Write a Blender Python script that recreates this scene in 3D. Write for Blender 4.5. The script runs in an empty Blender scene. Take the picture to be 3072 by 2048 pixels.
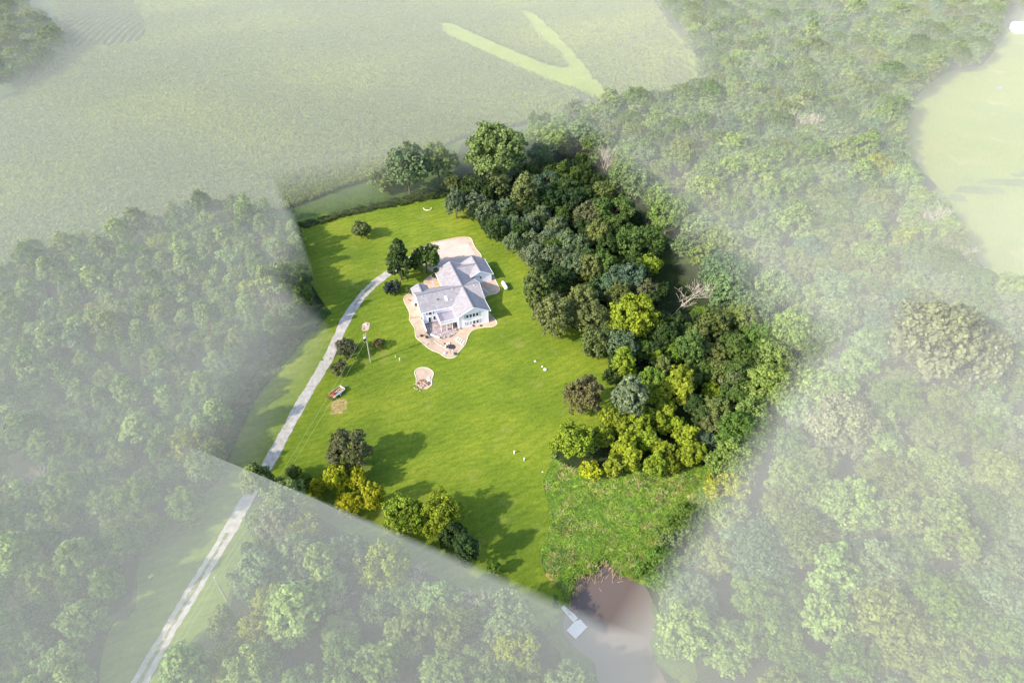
import bpy, bmesh, math, random
import numpy as np
from mathutils import Vector, Matrix
from mathutils.geometry import delaunay_2d_cdt

SC = bpy.context.scene
COL = SC.collection
random.seed(7)
RNG = np.random.default_rng(7)

# ------------------------------------------------------------------ camera, world, sun, exposure
CAM_H, PITCH, FPX = 130.0, math.radians(40.9), 2048.0
cam_data = bpy.data.cameras.new('camera')
cam_data.lens, cam_data.sensor_width = 24.0, 36.0
cam_data.clip_start, cam_data.clip_end = 1.0, 6000.0
camera = bpy.data.objects.new('camera', cam_data)
camera.location = (0, 0, CAM_H)
camera.rotation_euler = (math.pi / 2 - PITCH, 0, 0)
COL.objects.link(camera)
SC.camera = camera

SUN_EL, SHADOW_AZ = math.radians(32), math.radians(29)
SUN_DIR = Vector((-math.cos(SHADOW_AZ) * math.cos(SUN_EL), -math.sin(SHADOW_AZ) * math.cos(SUN_EL), math.sin(SUN_EL)))
world = bpy.data.worlds.new('World')
SC.world = world
world.use_nodes = True
wn = world.node_tree
wn.nodes.clear()
sky = wn.nodes.new('ShaderNodeTexSky')
sky.sky_type = 'NISHITA'
sky.sun_disc = False
sky.sun_elevation = SUN_EL
sky.sun_rotation = math.atan2(SUN_DIR.x, SUN_DIR.y)
bg = wn.nodes.new('ShaderNodeBackground')
bg.inputs['Strength'].default_value = 0.15
wo = wn.nodes.new('ShaderNodeOutputWorld')
wn.links.new(sky.outputs[0], bg.inputs['Color'])
wn.links.new(bg.outputs[0], wo.inputs[0])
sun_data = bpy.data.lights.new('sun', 'SUN')
sun_data.energy, sun_data.angle, sun_data.color = 2.95, math.radians(1.5), (1.0, 0.93, 0.80)
sun = bpy.data.objects.new('sun', sun_data)
sun.rotation_euler = (-SUN_DIR).to_track_quat('-Z', 'Y').to_euler()
sun.location = (-100, -60, 200)
COL.objects.link(sun)
SC.view_settings.view_transform = 'Standard'
SC.view_settings.look = 'None'
SC.view_settings.gamma = 1.0
SC.view_settings.use_curve_mapping = False
SC.view_settings.exposure = 1.52
SC.render.engine = 'CYCLES'
SC.cycles.max_bounces = 8
SC.cycles.diffuse_bounces = 3
SC.cycles.transmission_bounces = 3
SC.cycles.volume_bounces = 3
SC.cycles.use_denoising = True
SC.cycles.sample_clamp_indirect = 6.0

VEIL_DENSITY = 0.0056
VEIL_TOP = [(-300, 38), (60, 38), (150, 30), (230, 22), (520, 14), (1300, 14)]      # height of the added mist, graded to keep its white veil even

# ------------------------------------------------------------------ survey helpers
def ray(px, py):
    x, y = (px - 1536) / FPX, (1024 - py) / FPX
    c, s = math.cos(PITCH), math.sin(PITCH)
    return x, c + y * s, -s + y * c

def at_height(px, py, z):
    d = ray(px, py)
    t = (z - CAM_H) / d[2]
    return d[0] * t, d[1] * t

def to_px(X, Y, Z):
    c, s = math.cos(PITCH), math.sin(PITCH)
    dz = Z - CAM_H
    f = Y * c - dz * s
    u = Y * s + dz * c
    return 1536 + FPX * X / f, 1024 - FPX * u / f

K = 3072 / 2352.0                                   # survey sheet at 2352 wide
def P2(pts): return [(a * K, b * K) for a, b in pts]
def PZ(x0, y0, s, pts): return [(x0 + a / s, y0 + b / s) for a, b in pts]
def PH(pts): return [(1130 + a * .26786, 680 + b * .26786) for a, b in pts]   # close survey of the house yard

def inside(poly, x, y):
    r = False
    j = len(poly) - 1
    for i in range(len(poly)):
        xi, yi = poly[i]; xj, yj = poly[j]
        if (yi > y) != (yj > y) and x < (xj - xi) * (y - yi) / (yj - yi) + xi:
            r = not r
        j = i
    return r

def np_inside(poly, X, Y):
    r = np.zeros(X.shape, bool)
    j = len(poly) - 1
    for i in range(len(poly)):
        xi, yi = poly[i]; xj, yj = poly[j]
        if yi != yj:
            m = ((yi > Y) != (yj > Y)) & (X < (xj - xi) * (Y - yi) / (yj - yi) + xi)
            r ^= m
        j = i
    return r

def np_dist(poly, X, Y):
    d = np.full(X.shape, 1e9)
    n = len(poly)
    for i in range(n):
        ax, ay = poly[i]; bx, by = poly[(i + 1) % n]
        dx, dy = bx - ax, by - ay
        L = dx * dx + dy * dy + 1e-9
        t = np.clip(((X - ax) * dx + (Y - ay) * dy) / L, 0, 1)
        d = np.minimum(d, np.hypot(X - ax - t * dx, Y - ay - t * dy))
    return d

def smooth_loop(pts, n=6, closed=True):
    out = []
    N = len(pts)
    rng = range(N) if closed else range(N - 1)
    for i in rng:
        if closed:
            p0, p1, p2, p3 = pts[i - 1], pts[i], pts[(i + 1) % N], pts[(i + 2) % N]
        else:
            p0, p1, p2, p3 = pts[max(i - 1, 0)], pts[i], pts[i + 1], pts[min(i + 2, N - 1)]
        for k in range(n):
            t = k / n
            out.append(tuple(0.5 * (2 * b + (c - a) * t + (2 * a - 5 * b + 4 * c - d) * t * t + (3 * b - a - 3 * c + d) * t ** 3)
                             for a, b, c, d in zip(p0, p1, p2, p3)))
    if not closed:
        out.append(tuple(pts[-1]))
    return out

# ------------------------------------------------------------------ terrain
HOUSE_A = math.radians(19.9)
HU = (math.cos(HOUSE_A), math.sin(HOUSE_A)); HV = (-math.sin(HOUSE_A), math.cos(HOUSE_A))
HO = at_height(1377.5, 986.8, 0)
def yard(u, v): return HO[0] + u * HU[0] + v * HV[0], HO[1] + u * HU[1] + v * HV[1]
PATIO = [(-9.7, 6.5), (-9.7, 0.9), (-5.6, -3.3), (-3.0, -4.5), (1.0, -4.5), (1.0, 6.5)]
POND = [at_height(a, b, -0.9) for a, b in [(1690, 1850), (1712, 1795), (1722, 1745), (1745, 1728), (1785, 1722), (1806, 1690), (1822, 1676),
        (1835, 1690), (1852, 1718), (1875, 1728), (1915, 1745), (1960, 1775), (1950, 1830), (1968, 1880), (1950, 1925), (1962, 1985), (2010, 2060),
        (1960, 2160), (1850, 2140), (1795, 2060), (1785, 1985), (1730, 1945), (1690, 1900)]]
def S(t):
    t = np.clip(t, 0, 1)
    return t * t * (3 - 2 * t)
def np_gz(X, Y):
    X = np.asarray(X, float); Y = np.asarray(Y, float)
    dx, dy = X - HO[0], Y - HO[1]
    u = dx * HU[0] + dy * HU[1]; v = dx * HV[0] + dy * HV[1]
    L = S((-7.5 - u) / 2.2) * S((u + 40) / 20)
    z = 1.9 * S((v - (-1 - 7 * L)) / (14 + 4 * L))
    z = np.where(np_inside(PATIO, u, v), 0.0, z)
    near = (np.abs(X - 22) < 40) & (np.abs(Y - 55) < 40)
    if near.any():
        sd = np_dist(POND, X, Y)
        sd = np.where(np_inside(POND, X, Y), -sd, sd)
        z = np.where(near, z - 1.8 * S((3 - sd) / 6), z)
    return z
def gz(x, y): return float(np_gz(np.array([x]), np.array([y]))[0])
def on_ground(px, py, dz=0.0):
    z = 0.0
    for _ in range(6):
        x, y = at_height(px, py, z + dz)
        z = gz(x, y)
    return x, y
def G(pts): return [on_ground(*p) for p in pts]

BED = smooth_loop(G(PH([(345, 760), (305, 800), (318, 860), (358, 935), (372, 1000), (368, 1040), (398, 1090), (428, 1140), (434, 1200), (446, 1245), (500, 1290), (560, 1345), (620, 1385), (700, 1415), (755, 1455), (810, 1473),
        (860, 1466), (895, 1445), (920, 1405), (955, 1365), (992, 1318), (1012, 1268), (1030, 1215), (1065, 1170), (1115, 1143), (1200, 1127), (1290, 1120), (1338, 1102), (1350, 1075), (1322, 1035), (1282, 998), (1250, 960), (1150, 900), (900, 800), (600, 760), (440, 755)])), 4)

# ------------------------------------------------------------------ object helpers
def tag(o, label=None, cat=None, group=None, kind=None):
    if label: o['label'] = label
    if cat: o['category'] = cat
    if group: o['group'] = group
    if kind: o['kind'] = kind
    return o
def empty(name, loc, rz=0.0):
    o = bpy.data.objects.new(name, None)
    o.empty_display_size = 0.3
    o.location = loc; o.rotation_euler = (0, 0, rz)
    COL.objects.link(o)
    return o
def mesh_obj(name, verts, faces, mat, parent=None, smooth=False):
    me = bpy.data.meshes.new(name)
    me.from_pydata([tuple(map(float, v)) for v in verts], [], [tuple(int(i) for i in f) for f in faces])
    me.materials.append(mat)
    if smooth:
        me.polygons.foreach_set('use_smooth', [True] * len(me.polygons))
    me.update()
    o = bpy.data.objects.new(name, me)
    COL.objects.link(o)
    if parent: o.parent = parent
    return o
def share(src, name, parent=None, loc=(0, 0, 0), rz=0.0, scale=(1, 1, 1)):
    o = src.copy()
    o.name = name
    o.location = loc; o.rotation_euler = (0, 0, rz); o.scale = scale
    COL.objects.link(o)
    if parent: o.parent = parent
    return o

class MB:
    """collects boxes, tubes, prisms for ONE mesh"""
    def __init__(s): s.v, s.f = [], []
    def add(s, v, f):
        b = len(s.v); s.v += [tuple(q) for q in v]; s.f += [tuple(b + i for i in q) for q in f]
        return s
    def box(s, x0, x1, y0, y1, z0, z1, rz=0, c=None):
        v = [(x0, y0, z0), (x1, y0, z0), (x1, y1, z0), (x0, y1, z0), (x0, y0, z1), (x1, y0, z1), (x1, y1, z1), (x0, y1, z1)]
        if rz:
            cx, cy = c or ((x0 + x1) / 2, (y0 + y1) / 2)
            ca, sa = math.cos(rz), math.sin(rz)
            v = [(cx + (a - cx) * ca - (b - cy) * sa, cy + (a - cx) * sa + (b - cy) * ca, z) for a, b, z in v]
        return s.add(v, [(0, 3, 2, 1), (4, 5, 6, 7), (0, 1, 5, 4), (1, 2, 6, 5), (2, 3, 7, 6), (3, 0, 4, 7)])
    def prism(s, poly, z0, z1):
        n = len(poly)
        v = [(a, b, z0) for a, b in poly] + [(a, b, z1) for a, b in poly]
        f = [tuple(reversed(range(n))), tuple(range(n, 2 * n))] + [(i, (i + 1) % n, n + (i + 1) % n, n + i) for i in range(n)]
        return s.add(v, f)
    def slab(s, quad, t):
        """quad of 3-D corners, thickened downwards by t"""
        n = len(quad)
        v = list(quad) + [(a, b, c - t) for a, b, c in quad]
        f = [tuple(range(n)), tuple(reversed(range(n, 2 * n)))] + [(i, n + i, n + (i + 1) % n, (i + 1) % n) for i in range(n)]
        return s.add(v, f)
    def tube(s, pts, rad, n=6, cap=True):
        pts = [Vector(p) for p in pts]
        if not hasattr(rad, '__len__'): rad = [rad] * len(pts)
        b = len(s.v)
        for i, p in enumerate(pts):
            d = (pts[min(i + 1, len(pts) - 1)] - pts[max(i - 1, 0)]).normalized()
            a = d.cross(Vector((0, 0, 1)) if abs(d.z) < .9 else Vector((1, 0, 0))).normalized()
            c = d.cross(a)
            for k in range(n):
                t = 2 * math.pi * k / n
                s.v.append(tuple(p + (a * math.cos(t) + c * math.sin(t)) * rad[i]))
        for i in range(len(pts) - 1):
            for k in range(n):
                s.f.append((b + i * n + k, b + i * n + (k + 1) % n, b + (i + 1) * n + (k + 1) % n, b + (i + 1) * n + k))
        if cap:
            s.f.append(tuple(b + k for k in reversed(range(n))))
            s.f.append(tuple(b + (len(pts) - 1) * n + k for k in range(n)))
        return s
    def stone(s, c, rx, ry, rz, rnd, n=7):
        """irregular boulder"""
        v = [(c[0] + rnd.uniform(-.15, .15) * rx, c[1] + rnd.uniform(-.15, .15) * ry, c[2] + rz)]
        rings = [(.72, .78), (1.0, .3), (.9, -.15)]
        for rr, hh in rings:
            for k in range(n):
                t = 2 * math.pi * k / n + rnd.uniform(-.2, .2)
                q = rr * rnd.uniform(.8, 1.15)
                v.append((c[0] + math.cos(t) * rx * q, c[1] + math.sin(t) * ry * q, c[2] + hh * rz * rnd.uniform(.85, 1.1)))
        f = [(0, 1 + k, 1 + (k + 1) % n) for k in range(n)]
        for r in range(2):
            for k in range(n):
                f.append((1 + r * n + k, 1 + (r + 1) * n + k, 1 + (r + 1) * n + (k + 1) % n, 1 + r * n + (k + 1) % n))
        return s.add(v, f)
    def build(s, name, mat, parent=None, smooth=False):
        return mesh_obj(name, s.v, s.f, mat, parent, smooth)

def dense(line, st=1.0):
    out = []
    for a, b in zip(line[:-1], line[1:]):
        m = max(1, int(math.dist(a, b) / st))
        out += [(a[0] + (b[0] - a[0]) * k / m, a[1] + (b[1] - a[1]) * k / m) for k in range(m)]
    return out + [line[-1]]
def drape_data(poly, dz, step, jitter=0.0, hole=None):
    pts = []
    n = len(poly)
    for i in range(n):
        a, b = poly[i], poly[(i + 1) % n]
        m = max(1, int(math.dist(a, b) / step))
        for k in range(m):
            t = k / m
            pts.append((a[0] + (b[0] - a[0]) * t, a[1] + (b[1] - a[1]) * t))
    if jitter:
        pts = [(x + random.uniform(-jitter, jitter), y + random.uniform(-jitter, jitter)) for x, y in pts]
    nb = len(pts)
    xs = [p[0] for p in pts]; ys = [p[1] for p in pts]
    X, Y = np.meshgrid(np.arange(min(xs) + step / 2, max(xs), step), np.arange(min(ys) + step / 2, max(ys), step))
    X = X.ravel(); Y = Y.ravel()
    m = np_inside(pts, X, Y)
    X, Y = X[m], Y[m]
    m = np_dist(pts, X, Y) > step * .35
    X, Y = X[m], Y[m]
    extra = []
    if hole:
        hl = dense(hole + hole[:1], step)[:-1]
        m = ~np_inside(hl, X, Y) & (np_dist(hl, X, Y) > step * .3)
        X, Y = X[m], Y[m]
        extra = hl
    allp = [Vector(p) for p in pts] + [Vector(p) for p in extra] + [Vector((a, b)) for a, b in zip(X, Y)]
    ed = [(nb + i, nb + (i + 1) % len(extra)) for i in range(len(extra))]
    vo, eo, fo, *_ = delaunay_2d_cdt(allp, ed, [list(range(nb))], 1, 1e-5)
    if hole:
        fo = [f for f in fo if not inside(extra, sum(vo[i].x for i in f) / len(f), sum(vo[i].y for i in f) / len(f))]
    vx = np.array([v.x for v in vo]); vy = np.array([v.y for v in vo])
    z = np_gz(vx, vy) + dz
    return list(zip(vx, vy, z)), fo
def drape(name, poly, dz, step, mat, kind='structure', jitter=0.0, parent=None, hole=None):
    v, f = drape_data(poly, dz, step, jitter, hole)
    o = mesh_obj(name, v, f, mat, parent, True)
    if kind: o['kind'] = kind
    return o
def ribbon_data(line, w, h, dz, closed=False):
    """raised kerb following the ground"""
    n = len(line)
    v, f = [], []
    for i, (x, y) in enumerate(line):
        a = line[(i - 1) % n] if (closed or i > 0) else line[i]
        b = line[(i + 1) % n] if (closed or i < n - 1) else line[i]
        dx, dy = b[0] - a[0], b[1] - a[1]
        L = math.hypot(dx, dy) or 1
        nx, ny = -dy / L * w / 2, dx / L * w / 2
        z = gz(x, y)
        v += [(x - nx, y - ny, z - .1), (x - nx * .8, y - ny * .8, z + dz + h), (x + nx * .8, y + ny * .8, z + dz + h), (x + nx, y + ny, z - .1)]
    for i in range(n if closed else n - 1):
        j = (i + 1) % n
        for k in range(3):
            f.append((i * 4 + k, j * 4 + k, j * 4 + k + 1, i * 4 + k + 1))
    return v, f

# ------------------------------------------------------------------ materials
def mat_new(name):
    m = bpy.data.materials.new(name)
    m.use_nodes = True
    nt = m.node_tree
    return m, nt, nt.nodes['Principled BSDF']
def simple(name, col, rough=.7, metal=0.0, noise=0.0, scale=3.0, bump=0.0, bscale=None, spec=.3):
    m, nt, b = mat_new(name)
    b.inputs['Base Color'].default_value = (*col, 1)
    b.inputs['Roughness'].default_value = rough
    b.inputs['Metallic'].default_value = metal
    b.inputs['Specular IOR Level'].default_value = spec
    tc = nt.nodes.new('ShaderNodeTexCoord')
    if noise:
        n = nt.nodes.new('ShaderNodeTexNoise'); n.inputs['Scale'].default_value = scale; n.inputs['Detail'].default_value = 5
        r = nt.nodes.new('ShaderNodeValToRGB')
        r.color_ramp.elements[0].position, r.color_ramp.elements[1].position = .3, .7
        r.color_ramp.elements[0].color = (*[c * (1 - noise) for c in col], 1)
        r.color_ramp.elements[1].color = (*[min(1, c * (1 + noise)) for c in col], 1)
        nt.links.new(tc.outputs['Object'], n.inputs['Vector'])
        nt.links.new(n.outputs['Fac'], r.inputs[0]); nt.links.new(r.outputs[0], b.inputs['Base Color'])
    if bump:
        n2 = nt.nodes.new('ShaderNodeTexNoise'); n2.inputs['Scale'].default_value = bscale or scale * 4; n2.inputs['Detail'].default_value = 4
        bp = nt.nodes.new('ShaderNodeBump'); bp.inputs['Strength'].default_value = bump; bp.inputs['Distance'].default_value = .05
        nt.links.new(tc.outputs['Object'], n2.inputs['Vector'])
        nt.links.new(n2.outputs['Fac'], bp.inputs['Height']); nt.links.new(bp.outputs[0], b.inputs['Normal'])
    return m

def layered(name, layers, rough=.9, bump=.3, bscale=6.0, bdist=.06):
    """layers: [(scale, stretch(x,y,z), rotz, detail, [(pos, colour)...], factor)]; first is the base, others mixed over it"""
    m, nt, b = mat_new(name)
    b.inputs['Roughness'].default_value = rough
    b.inputs['Specular IOR Level'].default_value = .15
    tc = nt.nodes.new('ShaderNodeTexCoord')
    prev = None
    for sc, st, rz, det, ramp, fac in layers:
        mp = nt.nodes.new('ShaderNodeMapping')
        mp.vector_type = 'TEXTURE'
        mp.inputs['Scale'].default_value = st
        mp.inputs['Rotation'].default_value = (0, 0, rz)
        mp.inputs['Location'].default_value = (random.uniform(-90, 90), random.uniform(-90, 90), 0)
        n = nt.nodes.new('ShaderNodeTexNoise'); n.inputs['Scale'].default_value = sc; n.inputs['Detail'].default_value = det
        n.inputs['Roughness'].default_value = .6
        r = nt.nodes.new('ShaderNodeValToRGB')
        els = r.color_ramp.elements
        while len(els) < len(ramp): els.new(.5)
        for e, (p, c) in zip(els, ramp):
            e.position = p; e.color = (*c, 1) if len(c) == 3 else c
        nt.links.new(tc.outputs['Object'], mp.inputs[0]); nt.links.new(mp.outputs[0], n.inputs['Vector']); nt.links.new(n.outputs['Fac'], r.inputs[0])
        if prev is None:
            prev = r.outputs[0]
        else:
            mx = nt.nodes.new('ShaderNodeMix'); mx.data_type = 'RGBA'
            if fac == 'alpha':
                nt.links.new(r.outputs['Alpha'], mx.inputs[0]); mx.blend_type = 'MIX'
            else:
                mx.inputs[0].default_value = fac; mx.blend_type = 'MULTIPLY'
            nt.links.new(prev, mx.inputs[6]); nt.links.new(r.outputs[0], mx.inputs[7])
            prev = mx.outputs[2]
    nt.links.new(prev, b.inputs['Base Color'])
    n2 = nt.nodes.new('ShaderNodeTexNoise'); n2.inputs['Scale'].default_value = bscale; n2.inputs['Detail'].default_value = 5
    bp = nt.nodes.new('ShaderNodeBump'); bp.inputs['Strength'].default_value = bump; bp.inputs['Distance'].default_value = bdist
    nt.links.new(tc.outputs['Object'], n2.inputs['Vector']); nt.links.new(n2.outputs['Fac'], bp.inputs['Height']); nt.links.new(bp.outputs[0], b.inputs['Normal'])
    return m

W1 = (1, 1, 1)
M = {}
M['lawn'] = layered('lawn_grass', [
    (.05, (1, 1, 1), 0, 6, [(.28, (.100, .155, .016)), (.5, (.152, .208, .018)), (.72, (.225, .258, .028))], 0),
    (.25, (1, .22, 1), .25, 5, [(.28, (.74, .80, .72)), (.70, (1.15, 1.08, 1.05))], 1.0),
    (.9, (1, .45, 1), .9, 6, [(.3, (.72, .79, .7)), (.7, (1.2, 1.13, 1.1))], 1.0),
    (5.0, (1, 1, 1), 0, 3, [(.3, (.78, .82, .78)), (.7, (1.18, 1.14, 1.1))], .8),
    (.12, (1, 1, 1), 0, 7, [(.58, (.26, .24, .07, 0)), (.76, (.26, .24, .07, .6))], 'alpha')], bump=.6, bscale=3.5, bdist=.12)
def mow(m):
    nt = m.node_tree; b = nt.nodes['Principled BSDF']
    src = b.inputs['Base Color'].links[0].from_socket
    tc = nt.nodes.new('ShaderNodeTexCoord'); mp = nt.nodes.new('ShaderNodeMapping'); mp.inputs['Rotation'].default_value = (0, 0, .95)
    wv = nt.nodes.new('ShaderNodeTexWave'); wv.inputs['Scale'].default_value = .13; wv.inputs['Distortion'].default_value = 14; wv.inputs['Detail'].default_value = 3; wv.inputs['Detail Scale'].default_value = .35
    r = nt.nodes.new('ShaderNodeValToRGB'); r.color_ramp.elements[0].color = (.92, .94, .91, 1); r.color_ramp.elements[1].color = (1.05, 1.03, 1.02, 1)
    mx = nt.nodes.new('ShaderNodeMix'); mx.data_type = 'RGBA'; mx.blend_type = 'MULTIPLY'; mx.inputs[0].default_value = 1
    nt.links.new(tc.outputs['Object'], mp.inputs[0]); nt.links.new(mp.outputs[0], wv.inputs[0]); nt.links.new(wv.outputs['Fac'], r.inputs[0])
    nt.links.new(src, mx.inputs[6]); nt.links.new(r.outputs[0], mx.inputs[7]); nt.links.new(mx.outputs[2], b.inputs['Base Color'])
mow(M['lawn'])
M['verge'] = M['lawn']
M['ground'] = layered('rough_ground', [
    (.06, W1, 0, 6, [(.3, (.045, .075, .016)), (.55, (.07, .11, .022)), (.75, (.11, .13, .035))], 0),
    (.8, W1, 0, 5, [(.3, (.6, .65, .6)), (.7, (1.2, 1.15, 1.1))], 1.0)], bump=.8, bscale=1.5, bdist=.3)
M['meadow'] = layered('meadow_grass', [
    (.03, W1, 0, 6, [(.3, (.095, .130, .006)), (.5, (.130, .165, .007)), (.72, (.17, .175, .012))], 0),
    (.3, (1, .2, 1), 1.2, 4, [(.35, (.82, .86, .8)), (.65, (1.1, 1.08, 1.05))], 1.0),
    (.045, W1, 0, 5, [(.60, (.30, .24, .12, 0)), (.72, (.30, .24, .12, .6))], 'alpha')], bump=.5, bscale=2)
M['forest_floor'] = layered('forest_floor', [
    (.2, W1, 0, 6, [(.3, (.016, .026, .008)), (.6, (.035, .05, .014)), (.8, (.07, .06, .03))], 0)], bump=.8, bscale=2, bdist=.3)
M['weed_ground'] = layered('weed_ground', [
    (.2, W1, 0, 6, [(.3, (.09, .15, .02)), (.55, (.13, .21, .022)), (.75, (.17, .21, .04))], 0)], bump=.8, bscale=2, bdist=.3)
M['corn_soil'] = layered('corn_soil', [
    (.05, W1, 0, 6, [(.3, (.05, .075, .022)), (.7, (.075, .105, .03))], 0)], bump=.5, bscale=2)
M['waterway'] = layered('waterway_grass', [
    (.08, W1, 0, 6, [(.3, (.14, .185, .010)), (.6, (.19, .23, .012)), (.8, (.23, .25, .02))], 0),
    (.7, W1, 0, 5, [(.3, (.7, .8, .7)), (.7, (1.2, 1.15, 1.1))], 1.0)], bump=.9, bscale=1, bdist=.4)
M['gravel'] = layered('drive_gravel', [
    (.6, W1, 0, 8, [(.3, (.36, .325, .275)), (.55, (.46, .415, .36)), (.75, (.54, .49, .43))], 0),
    (.5, W1, 0, 6, [(.62, (.12, .15, .05, 0)), (.74, (.16, .17, .07, .6))], 'alpha'),
    (.9, (1, 1, 1), 0, 6, [(.32, (.78, .77, .75)), (.68, (1.12, 1.12, 1.12))], .9)], bump=.5, bscale=9)
M['track_grass'] = layered('track_grass', [
    (.9, W1, 0, 6, [(.3, (.10, .14, .03)), (.5, (.19, .2, .08)), (.7, (.40, .36, .27))], 0)], bump=.6, bscale=4)
M['concrete'] = layered('pad_concrete', [
    (.15, W1, 0, 6, [(.3, (.48, .36, .29)), (.55, (.55, .43, .35)), (.75, (.61, .50, .42))], 0),
    (.4, (1, .3, 1), .35, 5, [(.35, (.9, .9, .9)), (.65, (1.05, 1.05, 1.05))], .8)], bump=.15, bscale=8, rough=.8)
M['bed'] = layered('bed_gravel', [
    (.5, W1, 0, 7, [(.3, (.42, .295, .21)), (.55, (.50, .365, .265)), (.75, (.58, .44, .335))], 0),
    (7.0, W1, 0, 3, [(.3, (.72, .72, .72)), (.7, (1.2, 1.2, 1.2))], .9)], bump=.6, bscale=10)
M['bed_tan'] = layered('bed_mulch', [
    (1.6, W1, 0, 6, [(.3, (.30, .17, .06)), (.55, (.45, .28, .11)), (.75, (.58, .42, .2))], 0)], bump=.7, bscale=6)
M['edging'] = simple('edging_concrete', (.58, .51, .36), .8, noise=.12, scale=2, bump=.2)
M['patio_joint'] = simple('patio_joint', (.17, .12, .10), .9, noise=.3, scale=2)
M['flag'] = layered('patio_flagstone', [
    (.7, W1, 0, 5, [(.3, (.27, .20, .18)), (.5, (.42, .34, .33)), (.72, (.54, .46, .46))], 0),
    (2.5, W1, 0, 5, [(.32, (.7, .68, .66)), (.66, (1.15, 1.14, 1.14))], 1.0)], bump=.3, bscale=6)
M['stone'] = simple('field_stone', (.36, .27, .20), .85, noise=.35, scale=2.5, bump=.5)
M['stone_pale'] = simple('pale_stone', (.56, .51, .42), .85, noise=.2, scale=3, bump=.4)
M['stone_red'] = simple('reddish_stone', (.36, .20, .13), .85, noise=.35, scale=2.5, bump=.5)
M['dirt'] = layered('bare_dirt', [
    (.8, W1, 0, 7, [(.3, (.30, .19, .08)), (.55, (.42, .27, .12)), (.75, (.46, .36, .17))], 0),
    (1.4, W1, 0, 6, [(.48, (.14, .2, .03, 0)), (.60, (.14, .2, .03, .9))], 'alpha')], bump=.6, bscale=6)
M['siding'] = simple('white_siding', (.85, .82, .86), .55, noise=.02, scale=1)
M['trim'] = simple('white_trim', (.82, .82, .80), .5)
M['shutter'] = simple('grey_shutter', (.42, .44, .47), .6)
M['glass'] = simple('window_glass', (.025, .03, .035), .08, spec=.6)
M['blind'] = simple('window_blind', (.42, .43, .46), .4)
M['deck'] = simple('deck_boards', (.30, .27, .31), .7, noise=.12, scale=.6)
M['metal'] = simple('galvanised_metal', (.45, .46, .48), .4, .6, noise=.1)
M['black'] = simple('black_rubber', (.015, .015, .015), .7)
M['pole'] = simple('weathered_pole_wood', (.40, .35, .27), .85, noise=.2, scale=1.2)
M['white_paint'] = simple('white_paint', (.85, .85, .82), .35)
M['wood'] = simple('split_wood', (.33, .18, .09), .8, noise=.4, scale=4)
M['wood_pale'] = simple('pale_board', (.46, .36, .24), .8, noise=.2, scale=3)
M['red_load'] = simple('red_plastic', (.42, .06, .035), .5, noise=.3, scale=3)
M['rust'] = simple('rusty_steel', (.16, .08, .05), .75, noise=.3, scale=4)
M['wire'] = simple('aluminium_wire', (.42, .52, .22), .5)
M['yellow'] = simple('yellow_plastic', (.62, .44, .06), .5)
M['dock'] = simple('dock_decking', (.66, .60, .55), .7, noise=.06, scale=.6)
M['bark'] = simple('tree_bark', (.13, .10, .075), .9, noise=.3, scale=3)
M['deadwood'] = simple('bleached_deadwood', (.46, .38, .31), .85, noise=.2, scale=2)
M['barn_wall'] = simple('barn_wall', (.75, .72, .68), .6)
M['barn_roof'] = simple('barn_roof', (.55, .54, .56), .5, .2)
M['straw'] = simple('dry_reed', (.40, .31, .16), .9, noise=.35, scale=3)
M['plant_dark'] = simple('dark_leaf', (.03, .05, .012), .8, noise=.4, scale=5)

# roof shingles: granular grey with faint course lines
def shingle():
    m, nt, b = mat_new('roof_shingle')
    b.inputs['Roughness'].default_value = .9; b.inputs['Specular IOR Level'].default_value = .1
    tc = nt.nodes.new('ShaderNodeTexCoord')
    n = nt.nodes.new('ShaderNodeTexNoise'); n.inputs['Scale'].default_value = .9; n.inputs['Detail'].default_value = 8; n.inputs['Roughness'].default_value = .75
    r = nt.nodes.new('ShaderNodeValToRGB')
    for e, (p, c) in zip(r.color_ramp.elements, [(.32, (.225, .205, .215, 1)), (.68, (.345, .32, .325, 1))]): e.position, e.color = p, c
    br = nt.nodes.new('ShaderNodeTexBrick'); br.inputs['Scale'].default_value = 1.0
    br.inputs['Brick Width'].default_value = .9; br.inputs['Row Height'].default_value = .3; br.inputs['Mortar Size'].default_value = .02
    br.inputs['Color1'].default_value = (.9, .9, .9, 1); br.inputs['Color2'].default_value = (1.08, 1.08, 1.08, 1); br.inputs['Mortar'].default_value = (.8, .8, .8, 1)
    mx = nt.nodes.new('ShaderNodeMix'); mx.data_type = 'RGBA'; mx.blend_type = 'MULTIPLY'; mx.inputs[0].default_value = .8
    nt.links.new(tc.outputs['Object'], n.inputs['Vector']); nt.links.new(tc.outputs['Object'], br.inputs['Vector'])
    nt.links.new(n.outputs['Fac'], r.inputs[0]); nt.links.new(r.outputs[0], mx.inputs[6]); nt.links.new(br.outputs['Color'], mx.inputs[7])
    nt.links.new(mx.outputs[2], b.inputs['Base Color'])
    return m
M['shingle'] = shingle()
M['ridge'] = simple('ridge_cap', (.17, .16, .17), .9, noise=.15, scale=3)

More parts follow.
